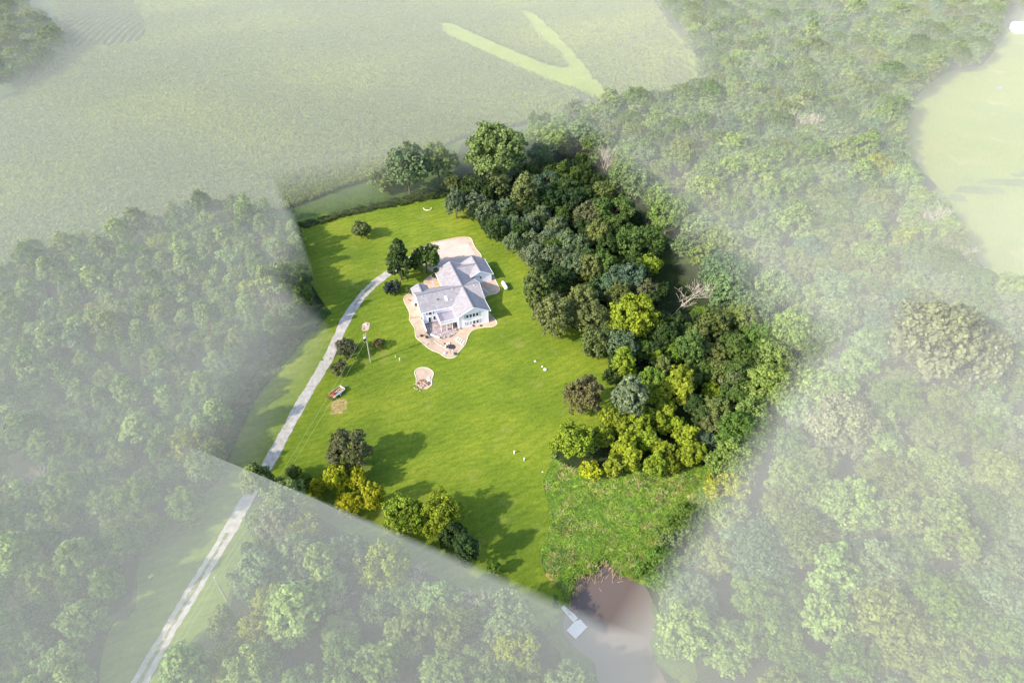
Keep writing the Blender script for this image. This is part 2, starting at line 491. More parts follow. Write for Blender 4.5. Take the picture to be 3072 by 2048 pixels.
def water(name, col, rough=.06):
    m, nt, b = mat_new(name)
    b.inputs['Base Color'].default_value = (*col, 1)
    b.inputs['Roughness'].default_value = rough
    b.inputs['Specular IOR Level'].default_value = .5
    tc = nt.nodes.new('ShaderNodeTexCoord')
    n = nt.nodes.new('ShaderNodeTexNoise'); n.inputs['Scale'].default_value = 1.6; n.inputs['Detail'].default_value = 3
    bp = nt.nodes.new('ShaderNodeBump'); bp.inputs['Strength'].default_value = .06; bp.inputs['Distance'].default_value = .05
    nt.links.new(tc.outputs['Object'], n.inputs['Vector']); nt.links.new(n.outputs['Fac'], bp.inputs['Height']); nt.links.new(bp.outputs[0], b.inputs['Normal'])
    return m
M['pond'] = water('pond_water', (.150, .108, .085), .2)
M['garden_pond'] = water('garden_pond_water', (.05, .035, .03))

def foliage(name, instanced):
    """leaf colour = the tint of the single plant, varied leaf cluster by leaf cluster"""
    m = bpy.data.materials.new(name)
    m.use_nodes = True
    nt = m.node_tree
    nt.nodes.clear()
    out = nt.nodes.new('ShaderNodeOutputMaterial')
    if instanced:
        t = nt.nodes.new('ShaderNodeAttribute'); t.attribute_type = 'INSTANCER'; t.attribute_name = 'tint'; tint = t.outputs['Color']
    else:
        t = nt.nodes.new('ShaderNodeObjectInfo'); tint = t.outputs['Color']
    a = nt.nodes.new('ShaderNodeAttribute'); a.attribute_name = 'tone'
    hs = nt.nodes.new('ShaderNodeHueSaturation')
    mr = nt.nodes.new('ShaderNodeMapRange'); mr.inputs['To Min'].default_value = .62; mr.inputs['To Max'].default_value = 1.45
    mh = nt.nodes.new('ShaderNodeMapRange'); mh.inputs['To Min'].default_value = .511; mh.inputs['To Max'].default_value = .492
    nt.links.new(a.outputs['Fac'], mr.inputs['Value']); nt.links.new(mr.outputs[0], hs.inputs['Value'])
    nt.links.new(a.outputs['Fac'], mh.inputs['Value']); nt.links.new(mh.outputs[0], hs.inputs['Hue'])
    nt.links.new(tint, hs.inputs['Color'])
    d = nt.nodes.new('ShaderNodeBsdfPrincipled'); d.inputs['Roughness'].default_value = .65; d.inputs['Specular IOR Level'].default_value = .2
    tr = nt.nodes.new('ShaderNodeBsdfTranslucent')
    mx = nt.nodes.new('ShaderNodeMixShader'); mx.inputs[0].default_value = .28
    nt.links.new(hs.outputs[0], d.inputs['Base Color']); nt.links.new(hs.outputs[0], tr.inputs['Color'])
    nt.links.new(d.outputs[0], mx.inputs[1]); nt.links.new(tr.outputs[0], mx.inputs[2]); nt.links.new(mx.outputs[0], out.inputs['Surface'])
    return m
M['leaf'] = foliage('leaf_foliage', False)
M['leaf_mass'] = foliage('leaf_foliage_mass', True)

# ------------------------------------------------------------------ THE SETTING: ground, fields, road, water
def axis(segs):
    out = []
    for a, b, st in segs:
        out += list(np.arange(a, b, st))
    return np.array(out + [segs[-1][1]])
gx = axis([(-2400, -800, 200), (-800, -400, 40), (-400, -110, 10), (-110, -36, 2), (-36, 12, .8), (12, 90, 2), (90, 400, 10), (400, 800, 40), (800, 2400, 200)])
gy = axis([(-1600, -100, 100), (-100, 30, 10), (30, 140, 2), (140, 196, .8), (196, 280, 2), (280, 700, 10), (700, 1000, 50), (1000, 4000, 250)])
GX, GY = np.meshgrid(gx, gy)
GZ = np_gz(GX, GY)
GZ = GZ - np.where(np_inside(BED, GX, GY) & (np_dist(BED, GX, GY) > 1.4), 1.5, 0)      # cellar and paving bed under the house yard
PATIO_HOLE = [yard(*q) for q in [(-9.72, 7), (-9.72, .9), (-8.25, -.45), (-6.95, -1.75), (-5.6, -2.9), (-4.4, -2.35), (-3.4, -2.6), (-2.3, -2.1), (-1.3, -1.3), (-.6, -.6), (-.3, .2), (-.3, 7)]]
YARD_HOLE = [yard(*q) for q in [(-10.4, 15.5), (-10.6, 5), (-10.9, 0), (-6, -5), (-2, -5.6), (0, -2), (8, -.9), (9, 3), (9, 15.5)]]
nx_, ny_ = len(gx), len(gy)
idx = np.arange(nx_ * ny_).reshape(ny_, nx_)
quads = np.stack([idx[:-1, :-1], idx[:-1, 1:], idx[1:, 1:], idx[1:, :-1]], -1).reshape(-1, 4)
mesh_obj('ground', np.stack([GX, GY, GZ], -1).reshape(-1, 3), quads, M['ground'], None, True)['kind'] = 'structure'

LOT = P2([(1340, 356), (1760, 822), (1382, 1443), (625, 1085), (788, 778), (654, 522)])
lot_w = G(LOT)
LAWN_LOT = P2([(655, 520), (850, 478), (1010, 448), (1075, 468), (1115, 535), (1205, 585), (1235, 635), (1270, 690), (1290, 735), (1340, 765),
               (1410, 790), (1460, 850), (1480, 920), (1440, 1000), (1310, 980), (1268, 1040), (1262, 1075), (1247, 1110), (1262, 1160), (1265, 1215),
               (1245, 1265), (1252, 1315), (1290, 1355), (1295, 1400), (1250, 1440), (1100, 1370), (870, 1260), (630, 1130), (600, 1080), (660, 980), (745, 850), (790, 770), (720, 660)])
drape('lawn', smooth_loop(G(LAWN_LOT), 4), .04, 1.6, M['lawn'], jitter=.12, hole=YARD_HOLE)
VERGE = P2([(770, 720), (770, 800), (700, 930), (640, 1040), (560, 1190), (600, 1250), (540, 1300), (515, 1400), (430, 1480), (350, 1600),
            (235, 1600), (250, 1450), (310, 1400), (318, 1300), (345, 1225), (420, 1165), (505, 1100), (545, 1010), (600, 900), (690, 790), (735, 745)])
drape('mown_verge', smooth_loop(G(VERGE), 4), .05, 2.0, M['verge'], jitter=.15)
MEADOW = P2([(2420, 40), (2330, 60), (2250, 155), (2170, 170), (2095, 235), (2080, 310), (2100, 370), (2190, 490), (2260, 620), (2420, 680)])
drape('meadow', smooth_loop(G(MEADOW), 4), .04, 6.0, M['meadow'], jitter=.5)
FOREST = [P2([(-60, 640), (60, 600), (290, 535), (530, 475), (640, 500), (700, 560), (750, 700), (700, 745), (640, 785), (590, 820), (545, 900), (520, 1000), (480, 1090),
              (410, 1150), (330, 1215), (305, 1310), (300, 1400), (250, 1440), (235, 1640), (-100, 1640)]),
          P2([(600, 1130), (870, 1265), (1100, 1380), (1245, 1445), (1290, 1500), (1380, 1568), (1400, 1700), (330, 1700), (420, 1500), (520, 1410), (545, 1310), (600, 1240)]),
          P2([(1480, -10), (1600, 120), (1610, 200), (1400, 250), (1060, 330), (1030, 440), (1055, 475), (1090, 535), (1175, 592), (1205, 645), (1220, 700), (1252, 765), (1300, 790),
              (1400, 850), (1440, 900), (1420, 1000), (1310, 985), (1270, 1060), (1420, 1110), (1560, 1120), (1480, 1330), (1520, 1420), (1500, 1500), (1560, 1640), (2460, 1700), (2460, 640), (2260, 610), (2190, 480), (2100, 360),
              (2085, 300), (2100, 230), (2170, 165), (2260, 150), (2330, 60), (2400, -10)])]
for k, fp in enumerate(FOREST):
    drape('forest_floor', G(fp), .025, 7.0, M['forest_floor'], jitter=.6)
WEEDS = P2([(1268, 1045), (1262, 1080), (1249, 1110), (1263, 1160), (1267, 1215), (1247, 1265), (1254, 1315), (1292, 1355), (1300, 1400), (1320, 1390), (1330, 1330),
            (1370, 1310), (1400, 1280), (1425, 1330), (1455, 1345), (1500, 1325), (1575, 1225), (1650, 1120), (1640, 1070), (1500, 1070), (1400, 1080), (1300, 1075)])
drape('weed_bank', smooth_loop(G(WEEDS), 3), .055, 1.6, M['weed_ground'], jitter=.2)
VERGE_WEEDS = P2([(740, 735), (735, 755), (690, 790), (600, 900), (545, 1010), (505, 1100), (470, 1120), (500, 1050), (530, 960), (560, 860), (600, 800), (680, 755)])
CORN = P2([(-80, 660), (0, 628), (170, 560), (430, 488), (640, 488), (870, 405), (1055, 320), (1230, 280), (1400, 243), (1540, 230), (1600, 195), (1602, 140), (1530, 55), (1475, -30),
           (800, -30), (160, -30), (115, -10), (150, 95), (135, 135), (65, 195), (-20, 265), (-80, 300)])
drape('corn_field', [at_height(a, b, 1.9) for a, b in CORN], .05, 12.0, M['corn_soil'], jitter=.5)
WATERWAY = [P2([(1000, 52), (1040, 55), (1090, 78), (1150, 105), (1215, 132), (1260, 150), (1300, 155), (1275, 120), (1225, 75), (1190, 22), (1225, 30), (1262, 62), (1300, 100), (1335, 140), (1370, 185),
                (1410, 225), (1395, 236), (1340, 215), (1260, 190), (1180, 155), (1090, 115), (1020, 82)]),
            P2([(1510, 40), (1560, 85), (1598, 140), (1600, 190), (1585, 175), (1560, 110), (1520, 60)])]
ww = []
for p in WATERWAY:
    q = [at_height(a, b, 1.9) for a, b in p]
    ww.append(q)
    drape('grass_waterway', smooth_loop(q, 3), .09, 4.0, M['waterway'], jitter=.4)

# the gravel drive: one strip up the lot, twin tracks with a grassy middle further down
DRIVE = smooth_loop(G(P2([(255, 1680), (320, 1568), (420, 1395), (520, 1230), (560, 1160), (625, 1050), (690, 930), (745, 838), (777, 773), (802, 722), (838, 673), (880, 636), (918, 612), (955, 588), (990, 566)])), 8, False)
def strip(name, line, off, w, dz, mat, rag=.0):
    v, f = [], []
    n = len(line)
    for i, (x, y) in enumerate(line):
        a, b = line[max(i - 1, 0)], line[min(i + 1, n - 1)]
        L = math.dist(a, b)
        nx, ny = -(b[1] - a[1]) / L, (b[0] - a[0]) / L
        for s_ in (-.5, -.17, .17, .5):
            o_ = off + s_ * w + (rag * (math.sin(i * .21 + s_ * 9) + .7 * math.sin(i * .53 + s_ * 4) + .5 * math.sin(i * 1.3 + s_)) * .5 + random.uniform(-.3, .3) * rag if abs(s_) == .5 else 0)
            px, py = x + nx * o_, y + ny * o_
            v.append((px, py, gz(px, py) + dz))
    for i in range(n - 1):
        for k in range(3):
            f.append((i * 4 + k, i * 4 + k + 1, (i + 1) * 4 + k + 1, (i + 1) * 4 + k))
    o = mesh_obj(name, v, f, mat, None, True)
    o['kind'] = 'structure'
    return o
DR = dense(DRIVE, .5)
strip('gravel_drive', DR, 0, 3.0, .075, M['gravel'], .2)
split = [i for i, p in enumerate(DR) if to_px(p[0], p[1], gz(*p))[1] / K > 1215]
strip('drive_grass_strip', DR[:split[-1]], .05, .8, .09, M['track_grass'], .22)
strip('drive_grass_strip', [p for p in DR if 650 < to_px(p[0], p[1], gz(*p))[1] / K < 705], .1, .35, .09, M['track_grass'], .2)

# pond
WP = POND
cxp, cyp = sum(p[0] for p in WP) / len(WP), sum(p[1] for p in WP) / len(WP)
WP2 = smooth_loop([(cxp + (x - cxp) * 1.18, cyp + (y - cyp) * 1.12) for x, y in WP], 3)
vo, eo, fo, *_ = delaunay_2d_cdt([Vector(p) for p in WP2], [], [list(range(len(WP2)))], 1, 1e-5)
mesh_obj('pond_water', [(v.x, v.y, -.9) for v in vo], fo, M['pond'])['kind'] = 'structure'

# ------------------------------------------------------------------ VEGETATION LIBRARY
def unit(a):
    return a / (np.linalg.norm(a, axis=-1, keepdims=True) + 1e-9)
def leaf_quads(P, N, size, elong, rng, droop=0.0):
    n = len(P)
    up = rng.normal(size=(n, 3)); up[:, 2] -= droop * 3
    T = unit(np.cross(N, up)); B = unit(np.cross(N, T))
    s = size * rng.uniform(.7, 1.35, (n, 1))
    T, B = T * s * .5 * elong, B * s * .5 / elong ** .5 * elong ** .5
    if droop: T, B = B * elong, T / elong
    bend = N * s * .12
    V = np.stack([P - T, P - B + bend, P + T, P + B + bend], 1).reshape(-1, 3)
    F = np.arange(4 * n).reshape(n, 4)
    return V, F
def lib_mesh(name, V, F, tone, mat):
    me = bpy.data.meshes.new(name)
    n = len(F)
    me.vertices.add(len(V)); me.vertices.foreach_set('co', V.astype(np.float32).ravel())
    me.loops.add(4 * n); me.loops.foreach_set('vertex_index', F.astype(np.int32).ravel())
    me.polygons.add(n); me.polygons.foreach_set('loop_start', np.arange(0, 4 * n, 4, dtype=np.int32))
    at = me.attributes.new('tone', 'FLOAT', 'FACE')
    at.data.foreach_set('value', tone.astype(np.float32))
    me.materials.append(mat)
    me.update(calc_edges=True)
    return me
def crown(seed, W, H, z0, lobes, subs, leaves, leaf, shape='round', elong=1.25, droop=0.0, lobe_r=.30, open_=.0):
    """crown between z0 and H, width W: boughs -> leaf clusters -> leaves"""
    rng = np.random.default_rng(seed)
    R = W / 2; hc = (H - z0) / 2; zc = z0 + hc
    C, LR = [], []
    tries = 0
    while len(C) < lobes and tries < 4000:
        tries += 1
        d = unit(rng.normal(size=3))
        if d[2] < -.55: continue
        rad = rng.uniform(.45, .78)
        t = (d[2] * rad + 1) / 2
        prof = 1.0
        if shape == 'spade': prof = (1.15 * (1 - t) + .12) * min(1, .45 + t * 3)
        if shape == 'oval': prof = .9 * (1 - max(0, t - .45) * .9)
        if shape == 'flat': prof = 1.1
        if shape == 'vase': prof = .55 + .6 * t
        c = np.array([d[0] * rad * R * prof, d[1] * rad * R * prof, zc + d[2] * rad * hc])
        r = R * lobe_r * rng.uniform(.75, 1.3) * (.7 + .3 * prof)
        if any(np.linalg.norm((c - q) / np.array([1, 1, hc / R])) < (r + rr) * .55 for q, rr in zip(C, LR)): continue
        C.append(c); LR.append(r)
    C = np.array(C); LR = np.array(LR)
    vz = max(.75, min(1.5, hc / R))
    Ps, Ns, Ts = [], [], []
    for c, r in zip(C, LR):
        tl = rng.uniform(.2, .8)
        for _ in range(subs):
            d = unit(rng.normal(size=3) + np.array([0, 0, .35]) + unit(c - np.array([0, 0, zc])) * .55)
            sc = c + d * r * rng.uniform(.5, 1.22) * np.array([1, 1, vz])
            sr = r * rng.uniform(.24, .56)
            n = int(leaves * rng.uniform(.6, 1.3))
            q = unit(rng.normal(size=(n, 3)) + d * .5)
            p = sc + q * sr * (rng.uniform(.5, 1.05, (n, 1)) + (rng.uniform(0, 1, (n, 1)) > .86) * rng.uniform(0, .6, (n, 1))) * np.array([1, 1, .85 + droop * .9])
            if droop: p[:, 2] -= droop * sr * rng.uniform(0, 1.2, n)
            Ps.append(p)
            Ns.append(unit(q * .55 + d * .35 + rng.normal(size=(n, 3)) * .5 + np.array([0, 0, .22])))
            Ts.append(np.clip(.55 * tl + .45 * rng.uniform(0, 1) + rng.normal(size=n) * .12, 0, 1))
    P, N, T = np.concatenate(Ps), np.concatenate(Ns), np.concatenate(Ts)
    keep = P[:, 2] > .12
    P, N, T = P[keep], N[keep], T[keep]
    V, F = leaf_quads(P, N, leaf, elong, rng, droop)
    return V, F, T, C
def trunk_mb(C, H, r, rng, stems=1):
    mb = MB()
    for s in range(stems):
        ox, oy = (0, 0) if stems == 1 else (rng.uniform(-.5, .5), rng.uniform(-.5, .5))
        top = Vector((ox * 2 + rng.uniform(-.3, .3), oy * 2 + rng.uniform(-.3, .3), H * .72))
        mb.tube([(ox, oy, -.4), (ox * 1.2, oy * 1.2, H * .2), (ox * 1.6, oy * 1.6, H * .45), top], [r * 1.25, r, r * .7, r * .25], 7)
    for c in C[: 9]:
        z = min(c[2] * .72, H * .55)
        mid = Vector((c[0] * .45, c[1] * .45, (z + c[2]) / 2 + .2))
        mb.tube([(0, 0, max(.8, z * .75)), mid, tuple(c)], [r * .45, r * .3, r * .1], 5)
    return mb
PROTO = {}
def proto(key, seed, W, H, z0, r, stems=1, **kw):
    V, F, T, C = crown(seed, W, H, z0, **kw)
    me = lib_mesh(key + '_crown', V, F, T, M['leaf'])
    tb = trunk_mb(C, H, r, random.Random(seed), stems)
    tm = bpy.data.meshes.new(key + '_trunk'); tm.from_pydata(tb.v, [], tb.f); tm.materials.append(M['bark']); tm.update()
    PROTO[key] = (me, tm, W, H)
BIG = dict(lobes=22, subs=15, leaves=24, leaf=.40)
for k in range(4):
    proto('round%d' % k, 100 + k, 10, 11 + .7 * (k % 3), 1.2, .22, **BIG)
for k in range(3):
    proto('grand%d' % k, 150 + k, 13.5, 12.5, 1.5, .3, lobes=40, subs=15, leaves=24, leaf=.42, lobe_r=.24)
for k in range(3):
    proto('oval%d' % k, 200 + k, 7.0, 12.5 + k * .7, 1.5, .2, shape='oval', **{**BIG, 'lobes': 20})
for k in range(2):
    proto('flat%d' % k, 300 + k, 12, 11, 3.4, .25, shape='flat', **{**BIG, 'lobes': 24, 'leaf': .42, 'lobe_r': .24})
for k in range(2):
    proto('vase%d' % k, 350 + k, 9, 12.5, 3.0, .2, shape='vase', **{**BIG, 'lobes': 15, 'lobe_r': .27})
for k in range(3):
    proto('plume%d' % k, 400 + k, 8.0, 9.5, .6, .16, stems=3, shape='vase', lobes=18, subs=13, leaves=24, leaf=.42, elong=1.8, droop=.5, lobe_r=.30)
for k in range(2):
    proto('silver%d' % k, 450 + k, 8.5, 8.5, .8, .15, stems=2, lobes=17, subs=15, leaves=26, leaf=.32, elong=1.5, droop=.25, lobe_r=.33)
for k in range(3):
    proto('bush%d' % k, 500 + k, 4.0, 3.2, .1, .06, stems=3, lobes=13, subs=9, leaves=20, leaf=.26, lobe_r=.36)
proto('spade0', 600, 6.6, 11.5, .4, .2, shape='spade', lobes=34, subs=13, leaves=24, leaf=.36, lobe_r=.27)
proto('ball0', 610, 6.2, 6.6, .6, .17, lobes=24, subs=13, leaves=26, leaf=.30, lobe_r=.32)
proto('cedar0', 620, 3.6, 9.0, .3, .13, shape='spade', lobes=26, subs=10, leaves=22, leaf=.28, lobe_r=.30, elong=1.7)
proto('twiggy0', 630, 9.5, 12.0, 1.0, .2, stems=3, lobes=30, subs=16, leaves=16, leaf=.30, elong=2.0, lobe_r=.22)

def limb(mb, p, d, L, r, depth, rng, spread):
    pts, rad = [p], [r]
    n = 4
    for i in range(n):
        d = (d + Vector((rng.uniform(-1, 1), rng.uniform(-1, 1), rng.uniform(-.5, .8))) * .22).normalized()
        p = p + d * L / n
        pts.append(p); rad.append(max(.022, r * (1 - .6 * (i + 1) / n)))
        if depth > 0 and i >= 1:
            for _ in range(rng.choice([1, 2, 2])):
                q = Vector((rng.uniform(-1, 1), rng.uniform(-1, 1), rng.uniform(-.1, .7))).normalized()
                limb(mb, p, (d * (1 - spread) + q * spread).normalized(), L * rng.uniform(.45, .7), rad[-1] * .62, depth - 1, rng, spread)
    mb.tube(pts, rad, 5 if depth else 4, False)
def dead_mesh(key, seed, H, depth=3, stems=1, r=.2, lean=.0, spread=.55):
    rng = random.Random(seed)
    mb = MB()
    for s in range(stems):
        d = Vector((lean + (rng.uniform(-.5, .5) if stems > 1 else 0), rng.uniform(-.25, .25) * (2 if stems > 1 else 1), 1)).normalized()
        limb(mb, Vector((0, 0, -.3)), d, H * .62, r, depth, rng, spread)
    me = bpy.data.meshes.new(key); me.from_pydata(mb.v, [], mb.f); me.materials.append(M['deadwood']); me.update()
    zmax = max(v[2] for v in mb.v)
    PROTO[key] = (me, None, 8, zmax)
dead_mesh('dead0', 1, 11, 3, 1, .19)
dead_mesh('dead1', 2, 10, 3, 3, .13, 0, .5)
dead_mesh('dead2', 5, 12, 3, 1, .21, .15, .65)
dead_mesh('dead3', 9, 9, 3, 4, .11, 0, .45)

TINT = {
    'dark green': (.036, .062, .018), 'deep green': (.052, .088, .020), 'mid green': (.090, .138, .026), 'olive green': (.135, .160, .044),
    'yellow-green': (.205, .255, .018), 'grey-green': (.135, .175, .078), 'blue-green': (.090, .138, .070), 'brownish olive': (.135, .142, .058),
    'pale green': (.165, .215, .060), 'golden green': (.355, .360, .016), 'bright green': (.125, .200, .020), 'copper brown': (.138, .124, .050),
    'dusky green': (.045, .060, .042), 'straw-brown': (.195, .210, .095), 'rust-brown': (.15, .06, .035)}
HERO = []
def jitter(c, a, rng=random):
    f = rng.uniform(1 - a, 1 + a)
    return (c[0] * f * rng.uniform(.93, 1.08), c[1] * f, c[2] * f * rng.uniform(.9, 1.15), 1)
def place_tree(key, x, y, sx, sz, rz, tint, name, label, cat, group=None, z=None):
    cm, tm, W0, H0 = PROTO[key]
    r = empty(name, (x, y, gz(x, y) if z is None else z), rz)
    r.scale = (sx, sx, sz)
    tag(r, label, cat, group)
    if tm:
        t = bpy.data.objects.new('trunk', tm); COL.objects.link(t); t.parent = r
        c = bpy.data.objects.new('crown', cm); COL.objects.link(c); c.parent = r
        c.color = tint
    else:
        c = bpy.data.objects.new('branches', cm); COL.objects.link(c); c.parent = r
    return r
def tree(cx, cy, w, kind, tint, label, hr=None, name='broadleaf_tree', cat='tree', group=None, amt=.08):
    """cx, cy, w: middle and width of the crown on the survey sheet (3072 wide); the tree stands on the ground below it"""
    key = kind if kind in PROTO else kind + str(random.randrange(sum(1 for k in PROTO if k[:-1] == kind)))
    W0, H0 = PROTO[key][2:]
    x, y = on_ground(cx, cy, 5)
    d = math.sqrt(x * x + y * y + 125 ** 2)
    Wm = w * d / FPX / math.hypot(1, 0)
    sx = Wm / W0
    H = Wm * (hr or H0 / W0)
    for _ in range(4):
        x, y = on_ground(cx, cy, H * .52)
    sx = w * math.sqrt(x * x + y * y + (CAM_H - H / 2) ** 2) / FPX / W0
    H = sx * W0 * (hr or H0 / W0)
    HERO.append((x, y, sx * W0 / 2))
    return place_tree(key, x, y, sx, H / H0, random.uniform(0, 6.28), jitter(TINT[tint], amt), name, label, cat, group)

# ------------------------------------------------------------------ TREES THAT CAN BE TOLD APART (inside and round the lot)
def q3(a, b): return 1300 + a / 2.904, 460 + b / 2.904
def q4(a, b): return 1600 + a / 2.614, 900 + b / 2.614
def q5(a, b): return 800 + a / 2.412, 950 + b / 2.412
s3, s4, s5 = 1 / 2.904, 1 / 2.614, 1 / 2.412
# the yard
tree(915 * K, 590 * K, 88, 'spade0', 'deep green', 'tall pointed dark green tree beside the end of the gravel drive', name='pointed_tree')
tree(978 * K, 597 * K, 84, 'ball0', 'mid green', 'round dense green tree between the pointed tree and the concrete pad', name='round_tree')
tree(828 * K, 529 * K, 58, 'ball0', 'olive green', 'small lone bushy tree on the upper lawn', hr=.85, name='small_tree')
tree(1001 * K, 626 * K, 26, 'cedar0', 'dark green', 'small dark evergreen tucked against the west roof corner of the house', name='evergreen_shrub', cat='shrub', hr=1.7)
tree(901 * K, 661 * K, 50, 'bush', 'dusky green', 'dusky blue-green round shrub in its own mulch patch west of the house', name='shrub', cat='shrub', hr=.75)
tree(943 * K, 666 * K, 26, 'bush', 'olive green', 'little olive shrub at the top corner of the gravel bed', name='shrub', cat='shrub', hr=.8)
tree(868 * K, 790 * K, 37, 'bush', 'copper brown', 'reddish brown round shrub right of the power pole', name='shrub', cat='shrub', hr=.8)
tree(797 * K, 800 * K, 70, 'twiggy0', 'brownish olive', 'brownish olive bushy tree beside the drive left of the power pole', name='bushy_tree', hr=1.0)
tree(778 * K, 845 * K, 48, 'bush', 'brownish olive', 'lower brownish bush beside the drive below the bushy tree', name='bush', cat='shrub', hr=.9)
tree(797 * K, 1036 * K, 138, 'twiggy0', 'brownish olive', 'large round brownish olive tree alone on the lower left lawn', name='round_tree', hr=1.05)
for (a, b, w, h, lab) in [(500, 1180, 190, 1.3, 'golden-green tree below the round olive tree, left one of the pair'), (665, 1180, 150, 1.35, 'golden-green tree below the round olive tree, right one of the pair'),
                          (770, 1300, 165, 1.6, 'tall narrow golden-green tree at the right end of the golden group'), (590, 1360, 190, .8, 'low golden-green tree at the foot of the golden group')]:
    tree(*q5(a, b), w * s5, 'plume' if h > 1 else 'round', 'golden green', lab, hr=h, name='golden_tree', group='golden green trees at the lower left of the lawn')
tree(*q5(370, 1235), 130 * s5, 'round', 'golden green', 'small golden-green tree left of the golden group', name='golden_tree', hr=1.1)
tree(*q5(275, 1195), 120 * s5, 'round', 'bright green', 'small green tree left of the golden group', hr=1.1)
tree(*q5(190, 1130), 110 * s5, 'round', 'mid green', 'small green tree at the lower left corner of the lawn', hr=1.1)
tree(*q5(1010, 1450), 300 * s5, 'round', 'yellow-green', 'large yellow-green leafy tree at the bottom edge of the lawn, left half of the clump', hr=1.05)
tree(*q5(1250, 1440), 310 * s5, 'round', 'yellow-green', 'large yellow-green leafy tree at the bottom edge of the lawn, right half of the clump', hr=1.0)
tree(1070 * K, 1262 * K, 84, 'oval', 'deep green', 'dark green tree at the right foot of the large yellow-green clump')
tree(1040 * K, 1235 * K, 90, 'round', 'deep green', 'dark green tree behind the right foot of the yellow-green clump')
tree(1136 * K, 1305 * K, 46, 'oval', 'bright green', 'small light green sapling at the bottom edge of the lawn', hr=1.3, name='sapling')
# lawn edge and wood inside the lot
tree(*q3(185, 440), 190 * s3, 'silver', 'grey-green', 'silvery grey-green tree with bare trunk at the top right corner of the lawn', hr=1.35, name='silvery_tree')
ORD = ['first', 'second', 'third', 'fourth', 'fifth', 'sixth', 'seventh', 'eighth', 'ninth', 'tenth', 'eleventh', 'twelfth', 'thirteenth', 'fourteenth', 'fifteenth', 'sixteenth']
G_SIL = 'silvery trees along the upper right edge of the lawn'
SIL = sorted([(350, 440, 210), (470, 520, 210), (620, 500, 200), (560, 640, 200), (700, 650, 210), (840, 640, 210), (940, 560, 200), (700, 790, 190), (1080, 670, 230), (850, 770, 200), (990, 760, 210), (1150, 790, 240), (870, 890, 230), (1010, 910, 230), (1270, 830, 230), (1120, 930, 200)], key=lambda q: q[0] + q[1])
cnt = {'lawn side': 0, 'wood side': 0}
for a, b, w in SIL:
    sd = 'lawn side' if b > .60 * a + 200 else 'wood side'
    tree(*q3(a, b), w * s3, 'silver', 'grey-green', 'silvery grey-green tree, %s of the silvery row, %s down from its top end' % (sd, ORD[cnt[sd]]), name='silvery_tree', group=G_SIL, amt=.16)
    cnt[sd] += 1
LOTW = [(440, 300, 180, 'round', 'dark green', 'dark green tree behind the left end of the silvery row'), (560, 300, 190, 'round', 'olive green', 'olive green tree behind the left end of the silvery row'),
        (800, 330, 190, 'oval', 'olive green', 'upright olive green tree in the middle of the upper lot wood'), (965, 275, 190, 'flat', 'blue-green', 'blue-green spreading tree near the top of the lot wood'),
        (1170, 200, 200, 'flat', 'mid green', 'bright-topped spreading tree near the top corner of the lot'), (1110, 350, 200, 'round', 'deep green', 'deep green tree left of the bare grey branches in the upper lot wood'),
        (1250, 350, 200, 'round', 'deep green', 'deep green tree in the middle of the upper lot wood'), (1470, 350, 190, 'round', 'olive green', 'olive tree close to the upper right lot line'),
        (1345, 540, 210, 'twiggy0', 'brownish olive', 'brownish thin-leaved tree in the dark gap of the lot wood'), (1210, 430, 190, 'round', 'dark green', 'dark tree above the brownish thin-leaved tree'),
        (1020, 430, 190, 'round', 'deep green', 'deep green tree behind the middle of the silvery row'), (860, 450, 180, 'round', 'deep green', 'deep green tree just behind the silvery row'),
        (1560, 540, 310, 'flat', 'mid green', 'broad mid green spreading tree along the upper right lot line'), (1720, 790, 260, 'round', 'mid green', 'rounded mid green tree below the broad spreading tree'),
        (1890, 760, 220, 'round', 'mid green', 'mid green tree against the right lot line'), (1450, 720, 210, 'round', 'olive green', 'olive green tree in the middle of the right lot wood'),
        (1540, 680, 200, 'flat', 'mid green', 'green spreading tree beneath the broad one'), (1310, 640, 170, 'round', 'dark green', 'dark tree deep in the gap of the lot wood'),
        (895, 1180, 250, 'oval', 'olive green', 'tall olive green tree standing forward on the lawn edge below the silvery row'), (1680, 1110, 270, 'flat', 'blue-green', 'pale blue-green spreading tree in the right lot wood'),
        (1490, 990, 210, 'round', 'mid green', 'mid green tree left of the pale blue-green tree'), (1530, 1190, 220, 'round', 'blue-green', 'blue-green tree below the mid green tree'),
        (1350, 1010, 220, 'round', 'olive green', 'olive tree behind the lawn-edge trees'), (1090, 1110, 230, 'round', 'deep green', 'deep green tree right of the tall olive tree'),
        (1220, 1010, 220, 'round', 'grey-green', 'grey-green tree above the deep green tree'), (1860, 1000, 200, 'round', 'yellow-green', 'yellowish-topped tree left of the dead tree'),
        (1840, 1190, 220, 'twiggy0', 'brownish olive', 'brownish drab tree left of the dead tree'), (1060, 1420, 270, 'round', 'olive green', 'olive grey rounded tree at the lawn edge, left of the large grey-green ones'),
        (1300, 1300, 280, 'round', 'olive green', 'large olive grey tree behind the lawn-edge trees'), (1380, 1450, 290, 'round', 'olive green', 'large olive grey tree at the lawn edge left of the bright yellow-green one'),
        (1740, 1430, 330, 'round', 'yellow-green', 'bright yellow-green rounded tree among olive trees at the lawn edge'), (1900, 1480, 200, 'round', 'mid green', 'mid green tree right of the bright yellow-green tree'),
        (1600, 1240, 210, 'round', 'olive green', 'olive tree above the bright yellow-green tree')]
rh = random.Random(5)
for a, b, w, k, t, lab in LOTW:
    tree(*q3(a, b), w * s3 * rh.uniform(1.05, 1.28), k, t, lab)
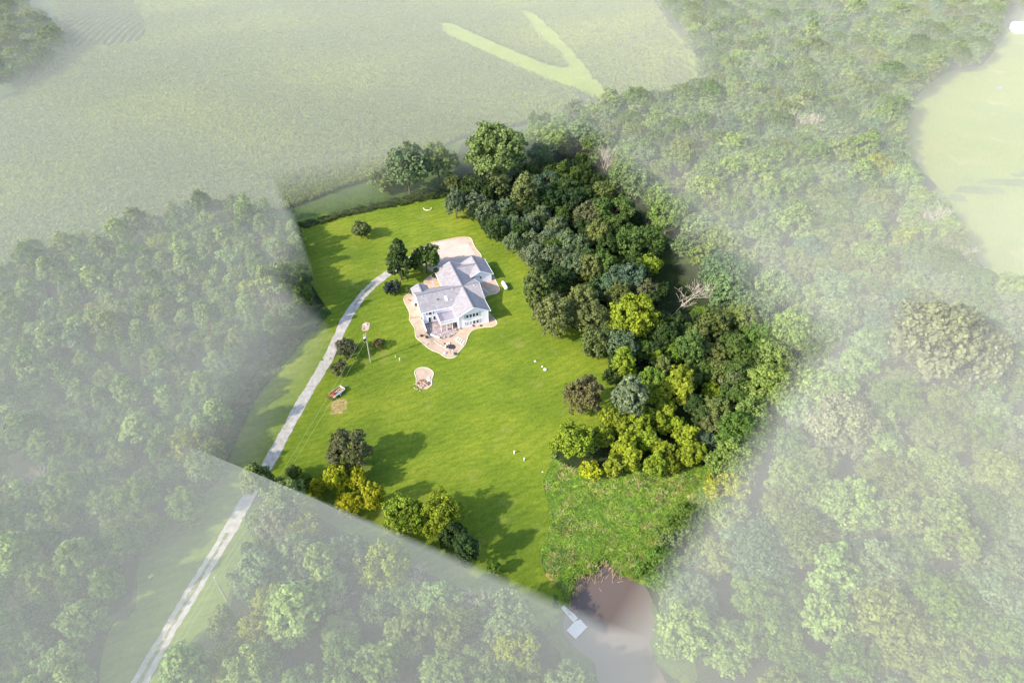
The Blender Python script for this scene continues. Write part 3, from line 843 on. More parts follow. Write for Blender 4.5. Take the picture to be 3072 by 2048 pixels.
LOTW4 = [(500, 330, 230, 'round', 'olive green', 'olive tree at the lawn edge below the large olive grey trees'), (480, 400, 130, 'bush', 'olive green', 'low olive bush at the lawn edge'),
         (690, 370, 240, 'round', 'grey-green', 'grey-green tree below the bright yellow-green tree'), (700, 510, 200, 'oval', 'yellow-green', 'yellow-green pointed tree above the deep green bush'),
         (620, 600, 150, 'bush', 'deep green', 'deep green round bush above the copper-brown tree'), (845, 410, 170, 'round', 'mid green', 'mid green tree in the middle of the lower lot wood'),
         (972, 475, 110, 'oval', 'yellow-green', 'narrow upright yellow-green tree in the lower lot wood'), (1110, 430, 160, 'round', 'bright green', 'bright green tree right of the narrow yellow-green one'),
         (1020, 290, 200, 'round', 'deep green', 'low deep green tree below the dead tree'), (1230, 380, 200, 'oval', 'mid green', 'mid green pointed tree in the right lot wood'), (1220, 250, 160, 'round', 'mid green', 'mid green tree close under the dead trees'),
         (1430, 200, 230, 'round', 'olive green', 'olive tree close to the right lot line'), (1330, 140, 160, 'round', 'bright green', 'bright green tree right of the dead trees'), (1560, 390, 220, 'round', 'mid green', 'mid green tree near the right corner of the lot'),
         (1680, 470, 210, 'round', 'mid green', 'mid green tree in the right corner of the lot'), (1400, 440, 190, 'round', 'olive green', 'olive tree left of the bare grey snag'), (1600, 620, 220, 'round', 'mid green', 'mid green tree right of the bare grey snag'),
         (1560, 770, 210, 'round', 'mid green', 'mid green tree on the right lot line below the corner'), (1440, 880, 220, 'round', 'olive green', 'olive tree on the lower right lot line'), (1385, 715, 130, 'round', 'yellow-green', 'yellowish small tree left of the bare grey snag foot'),
         (1310, 560, 180, 'round', 'mid green', 'mid green tree left of the bare grey snag top'), (1400, 1010, 200, 'round', 'olive green', 'olive tree above the lower right lot line'), (1365, 1110, 150, 'round', 'blue-green', 'blue-green small tree above the willow clump on the right lot line'),
         (390, 740, 320, 'twiggy0', 'copper brown', 'large rounded copper-brown tree on the lawn edge'), (755, 755, 250, 'oval', 'grey-green', 'grey-green pointed tree right of the copper-brown tree'),
         (1150, 680, 250, 'plume', 'yellow-green', 'yellow-green weeping tree right of the grey-green pointed tree'), (935, 640, 190, 'plume', 'bright green', 'bright green feathery tree behind the grey-green pointed tree'), (990, 780, 150, 'plume', 'yellow-green', 'small yellow-green feathery tree right of the grey-green pointed tree')]
for a, b, w, k, t, lab in LOTW4:
    kw = dict(name='copper_tree') if 'copper-brown tree on' in lab else {}
    if k == 'bush': kw = dict(name='bush', cat='shrub', hr=.85)
    tree(*q4(a, b), w * s4 * (1.12 if not kw else 1), k, t, lab, **kw)
WIL = sorted([(590, 940, 190), (700, 1000, 190), (815, 1000, 220), (930, 930, 170), (1040, 880, 170), (1010, 980, 170), (1200, 1090, 220), (880, 1100, 210), (730, 1160, 220), (1010, 1190, 190), (1130, 990, 170), (560, 1080, 180), (770, 1260, 180), (1260, 1200, 190), (620, 1310, 160), (960, 1300, 200), (1080, 1290, 150), (1190, 1230, 170)])
cnt = {'upper': 0, 'lower': 0}
for a, b, w in WIL:
    sd = 'upper' if b < 1090 else 'lower'
    tree(*q4(a, b), w * s4, 'plume', 'yellow-green', 'yellow-green feathery willow, %s from the left in the %s half of the willow clump' % (ORD[cnt[sd]], sd), name='willow_tree', group='willows in the clump at the lower right of the lawn', hr=1.05, amt=.2)
    cnt[sd] += 1
tree(*q4(300, 1110), 330 * s4, 'round', 'yellow-green', 'broad yellow-green leafy tree at the left end of the willow clump', hr=1.0)
tree(*q4(450, 1330), 170 * s4, 'bush', 'golden green', 'golden low bush at the foot of the willow clump', name='bush', cat='shrub', hr=.7)
# trees standing out beyond the lot
def t2(x, y, w, *a, **k): return tree(x * K, y * K, w * K, *a, **k)
t2(1140, 352, 150, 'grand', 'pale green', 'big pale green tree on the field edge above the upper lot line', hr=.95)
t2(935, 385, 100, 'round', 'grey-green', 'grey-green tree on the field edge, left of the big pale green one')
t2(1005, 372, 80, 'round', 'pale green', 'pale green tree between the grey-green and the big pale green tree on the field edge')
t2(1040, 425, 45, 'round', 'olive green', 'small tree above the silvery tree at the field edge')
t2(880, 415, 60, 'bush', 'pale green', 'pale bush at the left end of the field-edge trees', name='bush', cat='shrub')
t2(635, 655, 100, 'vase', 'pale green', 'tall pale tree with forked trunk left of the upper lawn corner', hr=1.35)
t2(427, 1160, 72, 'round', 'bright green', 'lone bright green tree in the mown verge left of the drive', hr=1.15)
t2(430, 1195, 52, 'bush', 'mid green', 'low bush at the foot of the lone bright green verge tree', name='bush', cat='shrub')
t2(475, 1075, 80, 'round', 'pale green', 'pale leafy tree at the wood edge above the lone verge tree')
t2(592, 1108, 74, 'oval', 'pale green', 'pale green tree overhanging the drive at the lower left lot corner')  # pale tint stands in for the white veil missing at this corner
t2(655, 1150, 100, 'round', 'pale green', 'pale green tree just below the lower left lot corner')  # veil whitening put into the crown tint here too
t2(640, 1215, 92, 'twiggy0', 'straw-brown', 'straw-brown thin-leaved tree below the lower left lot corner')
t2(490, 770, 30, 'cedar0', 'rust-brown', 'rust-brown dead conifer in the left wood', name='conifer_tree', hr=2.1)
t2(1935, 980, 150, 'grand', 'straw-brown', 'straw-brown half-bare tree in the right wood near the white snag')
t2(2170, 790, 210, 'grand', 'straw-brown', 'big straw-tinted tree in the right wood', hr=.9)
# dead trees
def dead(x, y, h, key, lab, name='dead_tree'):
    """x, y foot of the tree on the 2352 sheet, h its height in metres"""
    X, Y = on_ground(x * K, y * K, 3.0)
    s = h / PROTO[key][3]
    HERO.append((X, Y, 2.0))
    return place_tree(key, X, Y, s, s, random.uniform(0, 6.28), None, name, lab, 'dead tree')
dead(1552, 705, 16, 'dead2', 'large bare bleached tree inside the right lot line')
dead(1558, 745, 8, 'dead3', 'smaller bare tree just below the large bleached one')
dead(1662, 905, 10, 'dead0', 'bare grey snag near the right corner of the lot')
dead(1392, 385, 13, 'dead1', 'bare grey tree at the top corner of the lot')
dead(1372, 345, 11, 'dead0', 'bare twisted tree above the top corner of the lot')
dead(1850, 312, 17, 'dead3', 'wide spreading bare pinkish tree in the upper right wood')
dead(2125, 540, 15, 'dead1', 'bare bleached tree by the right meadow, upper of the two')
dead(2150, 612, 14, 'dead2', 'bare bleached tree by the right meadow, lower of the two')
dead(1960, 1012, 12, 'dead2', 'bare white forked snag in the middle of the right wood')
dead(1735, 170, 12, 'dead0', 'bare pale trunk standing in the upper wood')
dead(960, 1345, 9, 'dead1', 'bare bleached tree in the bottom wood, upper one')
dead(1100, 1420, 11, 'dead3', 'bare branching tree in the bottom wood below the lot line')
dead(800, 1390, 10, 'dead0', 'bare grey tree in the bottom wood left of the others')
dead(650, 1300, 9, 'dead2', 'bare grey tree beside the straw-brown tree in the bottom wood')
dead(90, 1095, 7, 'dead3', 'bare grey tree in the clearing of the left wood')
dead(40, 1130, 8, 'dead0', 'bare leaning tree at the left picture edge')

# ------------------------------------------------------------------ THE WOODS: the ~300 largest to the eye one by one, the rest as one mass
def blocked(x, y, r):
    for hx, hy, hr in HERO:
        if (x - hx) ** 2 + (y - hy) ** 2 < ((hr + r) * .62) ** 2: return True
    return False
WOOD_L = P2([(-70, 650), (0, 622), (60, 588), (180, 548), (290, 525), (430, 485), (530, 462), (640, 490), (690, 540), (735, 690), (700, 728), (645, 765), (575, 800), (540, 880), (520, 960), (500, 1030), (440, 1060),
             (400, 1110), (385, 1190), (330, 1225), (300, 1300), (285, 1400), (245, 1440), (235, 1620), (-90, 1640)])
CLEARING = P2([(10, 1080), (130, 1060), (150, 1110), (60, 1150), (0, 1150)])
WOOD_B = P2([(585, 1150), (640, 1170), (880, 1275), (1100, 1375), (1235, 1440), (1260, 1490), (1330, 1500), (1370, 1568), (1380, 1700), (330, 1700), (400, 1500), (510, 1405), (530, 1310), (560, 1240)])
WOOD_R = P2([(1480, -40), (1560, 65), (1612, 150), (1600, 200), (1540, 225), (1400, 240), (1230, 275), (1200, 330), (1215, 375), (1340, 350), (1420, 430), (1600, 620), (1755, 825), (1640, 1020), (1560, 1150), (1480, 1310),
             (1510, 1350), (1525, 1410), (1500, 1440), (1510, 1490), (1560, 1580), (1560, 1700), (2480, 1760), (2480, 690), (2260, 640), (2180, 500), (2085, 370), (2070, 300), (2090, 220), (2165, 160), (2245, 150), (2310, 60), (2330, -40)])
WOOD_TL = P2([(-120, -40), (20, -40), (85, 20), (130, 60), (145, 95), (130, 130), (55, 185), (0, 200), (-120, 260)])
SPARE_TR = P2([(2330, 30), (2420, 20), (2420, -40), (2300, -40)])
CAND = []
def edge_d(poly, x, y):
    best = 1e9
    for (ax, ay), (bx, by) in zip(poly, poly[1:] + poly[:1]):
        dx, dy = bx - ax, by - ay
        t = min(1, max(0, ((x - ax) * dx + (y - ay) * dy) / (dx * dx + dy * dy + 1e-9)))
        best = min(best, (x - ax - t * dx) ** 2 + (y - ay - t * dy) ** 2)
    return math.sqrt(best)
def scatter(region, poly, wmin, wmax, mix, ztest=7.0, hole=None, gap=.40, inset=.75):
    world_pts = [at_height(a, b, ztest) for a, b in poly]
    xs = [p[0] for p in world_pts]; ys = [p[1] for p in world_pts]
    cell = {}
    hole_w = [at_height(a, b, 2) for a, b in hole] if hole else None
    A = abs(sum(world_pts[i - 1][0] * world_pts[i][1] - world_pts[i][0] * world_pts[i - 1][1] for i in range(len(world_pts)))) / 2
    n = int(A * 1.0)
    rng = random.Random(len(poly) * 31 + 5)
    for _ in range(n):
        x, y = rng.uniform(min(xs), max(xs)), rng.uniform(min(ys), max(ys))
        if not inside(world_pts, x, y): continue
        if hole_w and inside(hole_w, x, y): continue
        w = rng.uniform(wmin, wmax)
        r = w / 2
        if blocked(x, y, r) or edge_d(world_pts, x, y) < r * inset: continue
        ci, cj = int(x // 7), int(y // 7)
        ok = True
        for i in range(ci - 2, ci + 3):
            for j in range(cj - 2, cj + 3):
                for (a, b, q) in cell.get((i, j), ()):
                    if (x - a) ** 2 + (y - b) ** 2 < ((r + q) * 2 * gap) ** 2: ok = False; break
                if not ok: break
            if not ok: break
        if not ok: continue
        cell.setdefault((ci, cj), []).append((x, y, r))
        kind, tint = rng.choices([m[:2] for m in mix], [m[2] for m in mix])[0]
        CAND.append((region, x, y, w, kind, tint))
MIX_L = [('round', 'pale green', 3), ('oval', 'pale green', 4), ('round', 'olive green', 2), ('oval', 'mid green', 3), ('round', 'mid green', 3), ('vase', 'grey-green', 1), ('round', 'yellow-green', .8), ('oval', 'olive green', 2), ('cedar0', 'mid green', .3)]
MIX_B = [('round', 'pale green', 3), ('round', 'grey-green', 2), ('oval', 'pale green', 2), ('round', 'yellow-green', 1.6), ('vase', 'olive green', 1.2), ('twiggy0', 'straw-brown', .4), ('round', 'mid green', 2)]
MIX_R = [('round', 'mid green', 1.8), ('flat', 'grey-green', 2.2), ('round', 'pale green', 4), ('flat', 'mid green', 2), ('round', 'olive green', 2), ('round', 'grey-green', 2), ('vase', 'pale green', 1), ('round', 'blue-green', .7), ('round', 'yellow-green', .3), ('round', 'olive green', .8), ('vase', 'straw-brown', .15)]
MIX_T = [('round', 'deep green', 2), ('round', 'mid green', 2), ('round', 'olive green', 2), ('round', 'grey-green', 1)]
scatter('left', WOOD_L, 5.0, 8.8, MIX_L, hole=CLEARING, gap=.37)
scatter('bottom', WOOD_B, 6.5, 10.5, MIX_B, gap=.36, inset=.3)
scatter('right', WOOD_R, 8.0, 15.0, MIX_R, gap=.36, inset=.55)
scatter('far', WOOD_TL, 10, 14, MIX_T)
scatter('far', SPARE_TR, 10, 14, MIX_T)
# fill between the named trees of the lot with small dark understorey
LOT_WOOD = PZ(1300, 460, 2.904, [(150, 330), (640, 210), (1290, 50), (2000, 850), (2030, 1400), (1500, 1300), (1100, 1250), (820, 1000), (560, 850), (330, 620), (230, 520)])
LOT_WOOD4 = PZ(1600, 900, 2.614, [(420, 330), (600, 250), (1300, 100), (1800, 450), (1500, 950), (1300, 1000), (900, 600), (650, 560)])
scatter('lot', LOT_WOOD, 4.5, 7.0, [('round', 'dark green', 3), ('round', 'deep green', 3), ('round', 'mid green', 1.5)], 4.0, gap=.6)
scatter('lot', LOT_WOOD4, 4.0, 6.5, [('round', 'deep green', 2), ('round', 'mid green', 2), ('round', 'olive green', 1.5)], 4.0, gap=.6)
PLACE = {'left': 'the wood left of the gravel drive', 'bottom': 'the wood below the lot', 'right': 'the wood right of the lot', 'far': 'the wood beyond the corn field', 'lot': 'the wood inside the lot'}
CAND = [c for c in CAND if 20 < c[2] < 700]
def seen_size(c):
    px, py = to_px(c[1], c[2], 8)
    if not (-60 < px < 3132 and -80 < py < 2120): return 0
    return c[3] / math.sqrt(c[1] ** 2 + c[2] ** 2 + 125 ** 2)
CAND = sorted([c for c in CAND if seen_size(c) > 0], key=seen_size, reverse=True)
N_ONE = 300 - sum(1 for o in COL.objects if o.type == 'EMPTY' and o.get('category') == 'tree')
NAMES = {'round': 'broadleaf_tree', 'oval': 'broadleaf_tree', 'flat': 'spreading_tree', 'vase': 'broadleaf_tree', 'twiggy0': 'thin_leaved_tree', 'cedar0': 'conifer_tree'}
FORM = {'round': 'rounded', 'oval': 'upright', 'flat': 'spreading', 'vase': 'fork-trunked', 'twiggy0': 'thin-leaved', 'cedar0': 'pointed'}
SPOTS = {'left': [(100, 1000, 'left wood, beside the small clearing'), (300, 620, 'left wood, along the corn field'), (620, 640, 'left wood, near the upper lawn corner'), (560, 830, 'left wood, above the weedy strip'), (330, 1180, 'left wood, at the mown verge'),
                  (120, 1450, 'left wood, in the lower left picture corner'), (280, 870, 'middle of the left wood'), (60, 760, 'left wood, near the left picture edge'), (450, 1000, 'right edge of the left wood'), (150, 1250, 'left wood, below the small clearing')],
         'bottom': [(640, 1200, 'bottom wood, near the straw-brown tree'), (470, 1480, 'bottom wood, next to the drive'), (800, 1300, 'bottom wood, just under the lawn'), (1000, 1400, 'bottom wood, among the bare trees'), (700, 1520, 'bottom wood, at the picture edge'), (1250, 1500, 'bottom wood, beside the dock'), (1100, 1540, 'bottom wood, at the picture edge near the pond')],
         'right': [(1450, 300, 'right wood, along the corn field'), (1650, 100, 'top of the right wood by the field corner'), (1650, 500, 'right wood, close to the upper lot trees'), (1900, 250, 'right wood, near the wide pinkish bare tree'), (2150, 120, 'top of the right wood by the meadow'), (2050, 450, 'right wood, left of the bare meadow trees'),
                   (2250, 720, 'right wood, below the meadow'), (2170, 900, 'right wood, below the big straw-tinted tree'), (1850, 760, 'right wood, outside the bare grey snag'), (1960, 1000, 'right wood, around the white forked snag'), (1700, 1150, 'right wood, outside the willow clump'), (1600, 1350, 'right wood, beside the pond'),
                   (1850, 1350, 'lower middle of the right wood'), (2200, 1250, 'right wood, toward the right picture edge'), (1700, 1520, 'right wood, at the bottom edge beside the pond'), (2100, 1500, 'right wood, in the lower right picture corner'),
                   (1500, 400, 'right wood, above the bare twisted tree'), (1800, 560, 'right wood, above the bare bleached tree'), (1980, 700, 'right wood, left of the straw-tinted tree')],
         'far': [(60, 80, 'in the top left picture corner'), (2360, 0, 'in the top right picture corner')],
         'lot': [(1150, 480, 'behind the silvery row'), (1400, 480, 'near the top corner of the lot'), (1400, 650, 'in the dark middle of the lot wood'), (1550, 750, 'near the bare bleached tree'), (1650, 860, 'near the bare grey snag'), (1480, 820, 'above the willow clump')]}
def where(reg, x, y):
    px, py = to_px(x, y, 8)
    return min(SPOTS[reg], key=lambda q: (q[0] - px / K) ** 2 + (q[1] - py / K) ** 2)[2]
rt = random.Random(11)
MASS = []
for i, (reg, x, y, w, kind, tint) in enumerate(CAND):
    key = ('grand%d' % rt.randrange(3)) if (w > 10.8 and kind in ('round', 'flat', 'twiggy0')) else kind if kind in PROTO else kind + str(rt.randrange(sum(1 for k in PROTO if k[:-1] == kind)))
    if key[:5] == 'grand' and kind != 'flat': kind = 'round'
    W0, H0 = PROTO[key][2:]
    sx = w / W0 * (1.12 if key != 'cedar0' else .5)
    sz = (w / W0) ** .6 * rt.uniform(.9, 1.12) * (1.0 if key != 'cedar0' else .7)
    col = jitter([min(.26, c * k) for c, k in zip(TINT[tint], (1.12, 1.22, 1.0))] if reg != 'lot' else TINT[tint], .16, rt)      # outer tints brightened: light lost in the added mist is put into leaf colour
    if i < N_ONE:
        place_tree(key, x, y, sx, sz, rt.uniform(0, 6.28), col, NAMES[kind], '%s %s %s tree, %s' % ('large' if w > 10.5 else 'small' if w < 7 else 'mid-sized', FORM[kind], tint, where(reg, x, y)), 'tree', 'trees in ' + PLACE[reg])
    else:
        MASS.append((key, x, y, sx, sz, rt.uniform(0, 6.28), col))
print('trees one by one', N_ONE, 'of', len(CAND))

# ------------------------------------------------------------------ geometry-node masses (wood beyond the 300, corn, weeds)
def mass(name, label, protos, pts, kind='stuff'):
    """pts: [(index of prototype, x, y, z, sx, sz, rz, tint)]"""
    me = bpy.data.meshes.new(name)
    n = len(pts)
    me.vertices.add(n)
    A = np.array([[p[1], p[2], p[3]] for p in pts], np.float32)
    me.vertices.foreach_set('co', A.ravel())
    at = me.attributes.new('pick', 'INT', 'POINT'); at.data.foreach_set('value', np.array([p[0] for p in pts], np.int32))
    at = me.attributes.new('size', 'FLOAT_VECTOR', 'POINT'); at.data.foreach_set('vector', np.array([[p[4], p[4], p[5]] for p in pts], np.float32).ravel())
    at = me.attributes.new('turn', 'FLOAT_VECTOR', 'POINT'); at.data.foreach_set('vector', np.array([[0, 0, p[6]] for p in pts], np.float32).ravel())
    at = me.attributes.new('tint', 'FLOAT_COLOR', 'POINT'); at.data.foreach_set('color', np.array([list(p[7][:3]) + [1] for p in pts], np.float32).ravel())
    me.update()
    o = bpy.data.objects.new(name, me)
    COL.objects.link(o)
    o['kind'] = kind
    if label: o['label'] = label
    lib = bpy.data.collections.new(name + '_pieces')
    for k, pm in enumerate(protos):
        lo = bpy.data.objects.new('%s_piece_%02d' % (name, k), pm)
        lib.objects.link(lo)
    ng = bpy.data.node_groups.new(name + '_spread', 'GeometryNodeTree')
    ng.interface.new_socket('Geometry', in_out='INPUT', socket_type='NodeSocketGeometry')
    ng.interface.new_socket('Geometry', in_out='OUTPUT', socket_type='NodeSocketGeometry')
    gi, go = ng.nodes.new('NodeGroupInput'), ng.nodes.new('NodeGroupOutput')
    ip = ng.nodes.new('GeometryNodeInstanceOnPoints')
    ci = ng.nodes.new('GeometryNodeCollectionInfo')
    ci.inputs['Collection'].default_value = lib
    ci.inputs['Separate Children'].default_value = True
    ci.inputs['Reset Children'].default_value = True
    ip.inputs['Pick Instance'].default_value = True
    def attr(nm, dt):
        a = ng.nodes.new('GeometryNodeInputNamedAttribute'); a.data_type = dt; a.inputs['Name'].default_value = nm
        return a.outputs['Attribute']
    ng.links.new(gi.outputs[0], ip.inputs['Points'])
    ng.links.new(ci.outputs[0], ip.inputs['Instance'])
    ng.links.new(attr('pick', 'INT'), ip.inputs['Instance Index'])
    ng.links.new(attr('turn', 'FLOAT_VECTOR'), ip.inputs['Rotation'])
    ng.links.new(attr('size', 'FLOAT_VECTOR'), ip.inputs['Scale'])
    ng.links.new(ip.outputs[0], go.inputs[0])
    md = o.modifiers.new('spread', 'NODES'); md.node_group = ng
    return o
def mass_mesh(me):
    c = me.copy(); c.materials.clear(); c.materials.append(M['leaf_mass'])
    return c
if MASS:
    keys = sorted({m[0] for m in MASS})
    pl = [mass_mesh(PROTO[k][0]) for k in keys]
    mass('far_wood', 'far part of the woods reading as one mass of crowns', pl, [(keys.index(k), x, y, gz(x, y), sx, sz, rz, c) for k, x, y, sx, sz, rz, c in MASS])

def tuft(seed, n, h, spread, w, lean):
    rng = np.random.default_rng(seed)
    V, F, T = [], [], []
    for i in range(n):
        a = rng.uniform(0, 6.28); r = spread * math.sqrt(rng.uniform(0, 1))
        b = np.array([r * math.cos(a), r * math.sin(a), 0.0])
        a2 = rng.uniform(0, 6.28)
        out = np.array([math.cos(a2), math.sin(a2), 0]) * lean * rng.uniform(.4, 1.3) * h
        side = np.array([-math.sin(a2), math.cos(a2), 0]) * w * rng.uniform(.7, 1.3)
        hh = h * rng.uniform(.6, 1.1)
        k = len(V)
        V += [b - side * .5, b + side * .5, b + out * .55 + side + [0, 0, hh * .75], b + out * .55 - side + [0, 0, hh * .75]]
        V += [b + out * 1.5 + side * .3 + [0, 0, hh * .8], b + out * 1.5 - side * .3 + [0, 0, hh * .8]]
        F += [(k, k + 1, k + 2, k + 3), (k + 3, k + 2, k + 4, k + 5)]
        t = rng.uniform(.1, .9)
        T += [t, min(1, t + .25)]
    return lib_mesh('tuft', np.array(V), np.array(F), np.array(T), M['leaf_mass'])
# corn
rc = np.random.default_rng(21)
corn_w = [at_height(a, b, 1.9) for a, b in CORN]
xs = [p[0] for p in corn_w]; ys = [p[1] for p in corn_w]
ROWS = [[at_height(a, b, 3.0) for a, b in P2(p)] for p in [[(118, -40), (155, 110), (250, 105), (318, 98), (338, 75), (325, 40), (285, -40)], [(1520, 130), (1525, 185), (1590, 205), (1606, 170), (1590, 140)], [(1320, 210), (1322, 245), (1375, 240), (1370, 215)]]]
pts = []
X = rc.uniform(min(xs), max(xs), 210000); Y = rc.uniform(min(ys), max(ys), 210000)
m = np_inside(corn_w, X, Y)
for w in ww: m &= ~(np_inside(w, X, Y) & (np_dist(w, X, Y) > np.abs(rc.normal(size=X.shape)) * .7 - .6 + 1.0 * np.sin(X * .4) * np.sin(Y * .33)))
rows_m = np.zeros(X.shape, bool)
for r_ in ROWS: rows_m |= np_inside(r_, X, Y)
RS = 4.4
bendx = X + 10 * np.sin((Y - 380) / 40)
Xr = np.round(bendx / RS) * RS - 10 * np.sin((Y - 380) / 40) + rc.uniform(-.25, .25, X.shape)
X = np.where(rows_m, Xr, X)
far = np.hypot(X, Y)
rows_k = rows_m
m &= (rc.uniform(0, 1, X.shape) < np.clip(330 / far, .35, 1)) | rows_m
X, Y, rows_k = X[m], Y[m], rows_k[m]
PX = [to_px(a, b, 3) for a, b in zip(X, Y)]
vis = np.array([-80 < a < 3150 and -60 < b < 1200 for a, b in PX])
X, Y, rows_k = X[vis], Y[vis], rows_k[vis]; PX = [p for p, k in zip(PX, vis) if k]
far = np.hypot(X, Y)
patch = np.sin(X * .031 + 1.3 * np.sin(Y * .021)) * np.sin(Y * .047 + .6 * np.sin(X * .05)) + rc.normal(size=X.shape) * .35
Zc = np_gz(X, Y)
c0, c1 = np.array([.135, .175, .026]), np.array([.215, .255, .020])
tt = S((patch + .4) / 1.9)
right = S((X + 60) / 160)
for i in range(len(X)):
    c = c0 * (1 - tt[i]) + c1 * tt[i]
    c = c * (1 + .18 * right[i]) * rc.uniform(.82, 1.15)
    s = rc.uniform(.8, 1.15) * (.62 if rows_k[i] else 1) * (1 + max(0, (far[i] - 250)) / 900)
    pts.append((int(rc.integers(0, 5)), X[i], Y[i], Zc[i], s, rc.uniform(.85, 1.1), rc.uniform(0, 6.28), c))
mass('corn_crop', 'tall green corn crop filling the field behind the lot', [tuft(50 + k, 12, 2.3, .75, .13, .22) for k in range(5)], pts)
print('corn', len(pts))
# rough weeds inside the lot and beside the verge
def weeds(name, label, poly, dens, tints, h=(.7, 1.3), rag=2.0):
    w = [on_ground(*p) for p in poly]
    xs = [p[0] for p in w]; ys = [p[1] for p in w]
    n = int((max(xs) - min(xs)) * (max(ys) - min(ys)) * dens)
    X = rc.uniform(min(xs), max(xs), n); Y = rc.uniform(min(ys), max(ys), n)
    m = np_inside(w, X, Y) & (np_dist(w, X, Y) > rc.uniform(0, rag, X.shape) ** 2 / rag * (.5 + .5 * np.sin(X * 1.1) * np.sin(Y * .9)))
    m &= ~np_inside(POND, X, Y)
    X, Y = X[m], Y[m]
    Z = np_gz(X, Y)
    nz = np.sin(X * .35 + 2 * np.sin(Y * .22)) * np.sin(Y * .41 + 1.5 * np.sin(X * .27))
    out = []
    for i in range(len(X)):
        t = np.clip(.5 + .45 * nz[i] + rc.normal() * .22, 0, .999) * len(tints)
        c = np.array(tints[int(t)]) * rc.uniform(.75, 1.2)
        out.append((int(rc.integers(0, 4)), X[i], Y[i], Z[i], rc.uniform(.7, 1.3), rc.uniform(*h) * (1 + .45 * nz[i]), rc.uniform(0, 6.28), c))
    return mass(name, label, [tuft(80 + k, 22, 1.1, .6, .06, .4) for k in range(4)], out)
weeds('weeds', 'tall rough weeds covering the bank above the pond', WEEDS, 4.6, [(.135, .22, .036), (.165, .28, .032), (.19, .31, .036), (.245, .34, .042), (.34, .32, .11), (.15, .25, .045)], (.25, .75))
weeds('rough_grass', 'rough weedy strip between the left wood and the mown verge', VERGE_WEEDS, 1.0, [(.09, .13, .04), (.12, .16, .05), (.16, .17, .07), (.2, .17, .1)], (.5, 1.0))
HEDGE = P2([(655, 516), (700, 510), (850, 468), (1010, 434), (1045, 445), (1012, 456), (850, 486), (700, 524)])
weeds('field_edge_brush', 'dark unmown brush along the upper edge of the lawn', HEDGE, 2.0, [(.05, .075, .02), (.07, .10, .025), (.09, .12, .03)], (.5, 1.1))
for i, w in enumerate(ww):
    pass

# ------------------------------------------------------------------ GARDEN BEDS, PAD, PATIO
BED_E = smooth_loop(G(PH([(1240, 520), (1302, 545), (1337, 612), (1370, 680), (1374, 712), (1342, 744), (1282, 760), (1228, 775), (1203, 800), (1120, 760), (1100, 620)])), 4)
BED_NW = smooth_loop(G(PH([(615, 530), (562, 568), (530, 600), (524, 630), (538, 662), (556, 700), (700, 740), (800, 700), (720, 560), (680, 500)])), 4)
PAD_OUT = smooth_loop(G(PH([(400, 270), (480, 235), (560, 208), (600, 182), (700, 158), (850, 128), (940, 114), (1020, 118), (1064, 142), (1082, 190), (1118, 255), (1175, 335), (1150, 460), (900, 500), (700, 520), (670, 480), (640, 520), (520, 430), (420, 330)])), 4)
PAD_IN = smooth_loop(G(PH([(420, 275), (500, 235), (575, 212), (700, 178), (860, 150), (960, 142), (1010, 175), (1060, 250), (1105, 320), (1080, 420), (900, 470), (720, 480), (690, 470), (600, 440), (450, 330)])), 4)
def bed(name, loop, closed_part=None, mat='bed', w=.28):
    v, f = drape_data(loop, .075, .8, 0, PATIO_HOLE if loop is BED else None)
    o = mesh_obj(name, v, f, M[mat], None, True)
    o['kind'] = 'structure'
    line = dense(loop + loop[:1], .5)
    if closed_part: line = [p for p in line if closed_part(p)]
    # split where the kerb is interrupted by the house
    runs, cur = [], []
    for p in line:
        if cur and math.dist(cur[-1], p) > 1.5: runs.append(cur); cur = []
        cur.append(p)
    runs.append(cur)
    for r_ in runs:
        if len(r_) > 2:
            v, f = ribbon_data(r_, w, .06, .075)
            mesh_obj('edging', v, f, M['edging'], o, True)
    return o
def hcoord(p):
    dx, dy = p[0] - HO[0], p[1] - HO[1]
    return dx * HU[0] + dy * HU[1], dx * HV[0] + dy * HV[1]
def not_house(p):
    u, v = hcoord(p)
    return not ((-9.0 < u < 9.3 and 3 < v < 24.5 and not (u > 9.2)) or (9 < u < 16 and v > 16.6) or (0 < u < 9.1 and v > .1) or (-9.6 < u < 0 and v > 4.8))
bed('gravel_bed', BED, not_house)
bed('gravel_bed', BED_E, not_house)
bed('gravel_bed', BED_NW, not_house)
bed('pad_border', PAD_OUT, lambda p: not_house(p) and to_px(p[0], p[1], 1.9)[1] < 680 + 345 * .26786, 'bed')
drape('concrete_pad', PAD_IN, .105, 1.2, M['concrete'])
# tan mulch corner and step stones in the entry court
mul = smooth_loop(G(PH([(655, 605), (690, 585), (712, 600), (748, 655), (700, 665), (662, 660), (652, 635)])), 4)
drape('mulch_bed', mul, .11, .8, M['bed_tan'])
walkm = smooth_loop(G(PH([(620, 640), (612, 610), (625, 585), (655, 560), (690, 565), (690, 585), (655, 605), (648, 640), (655, 680), (628, 690)])), 4)
drape('entry_walk', walkm, .10, .8, M['flag'])

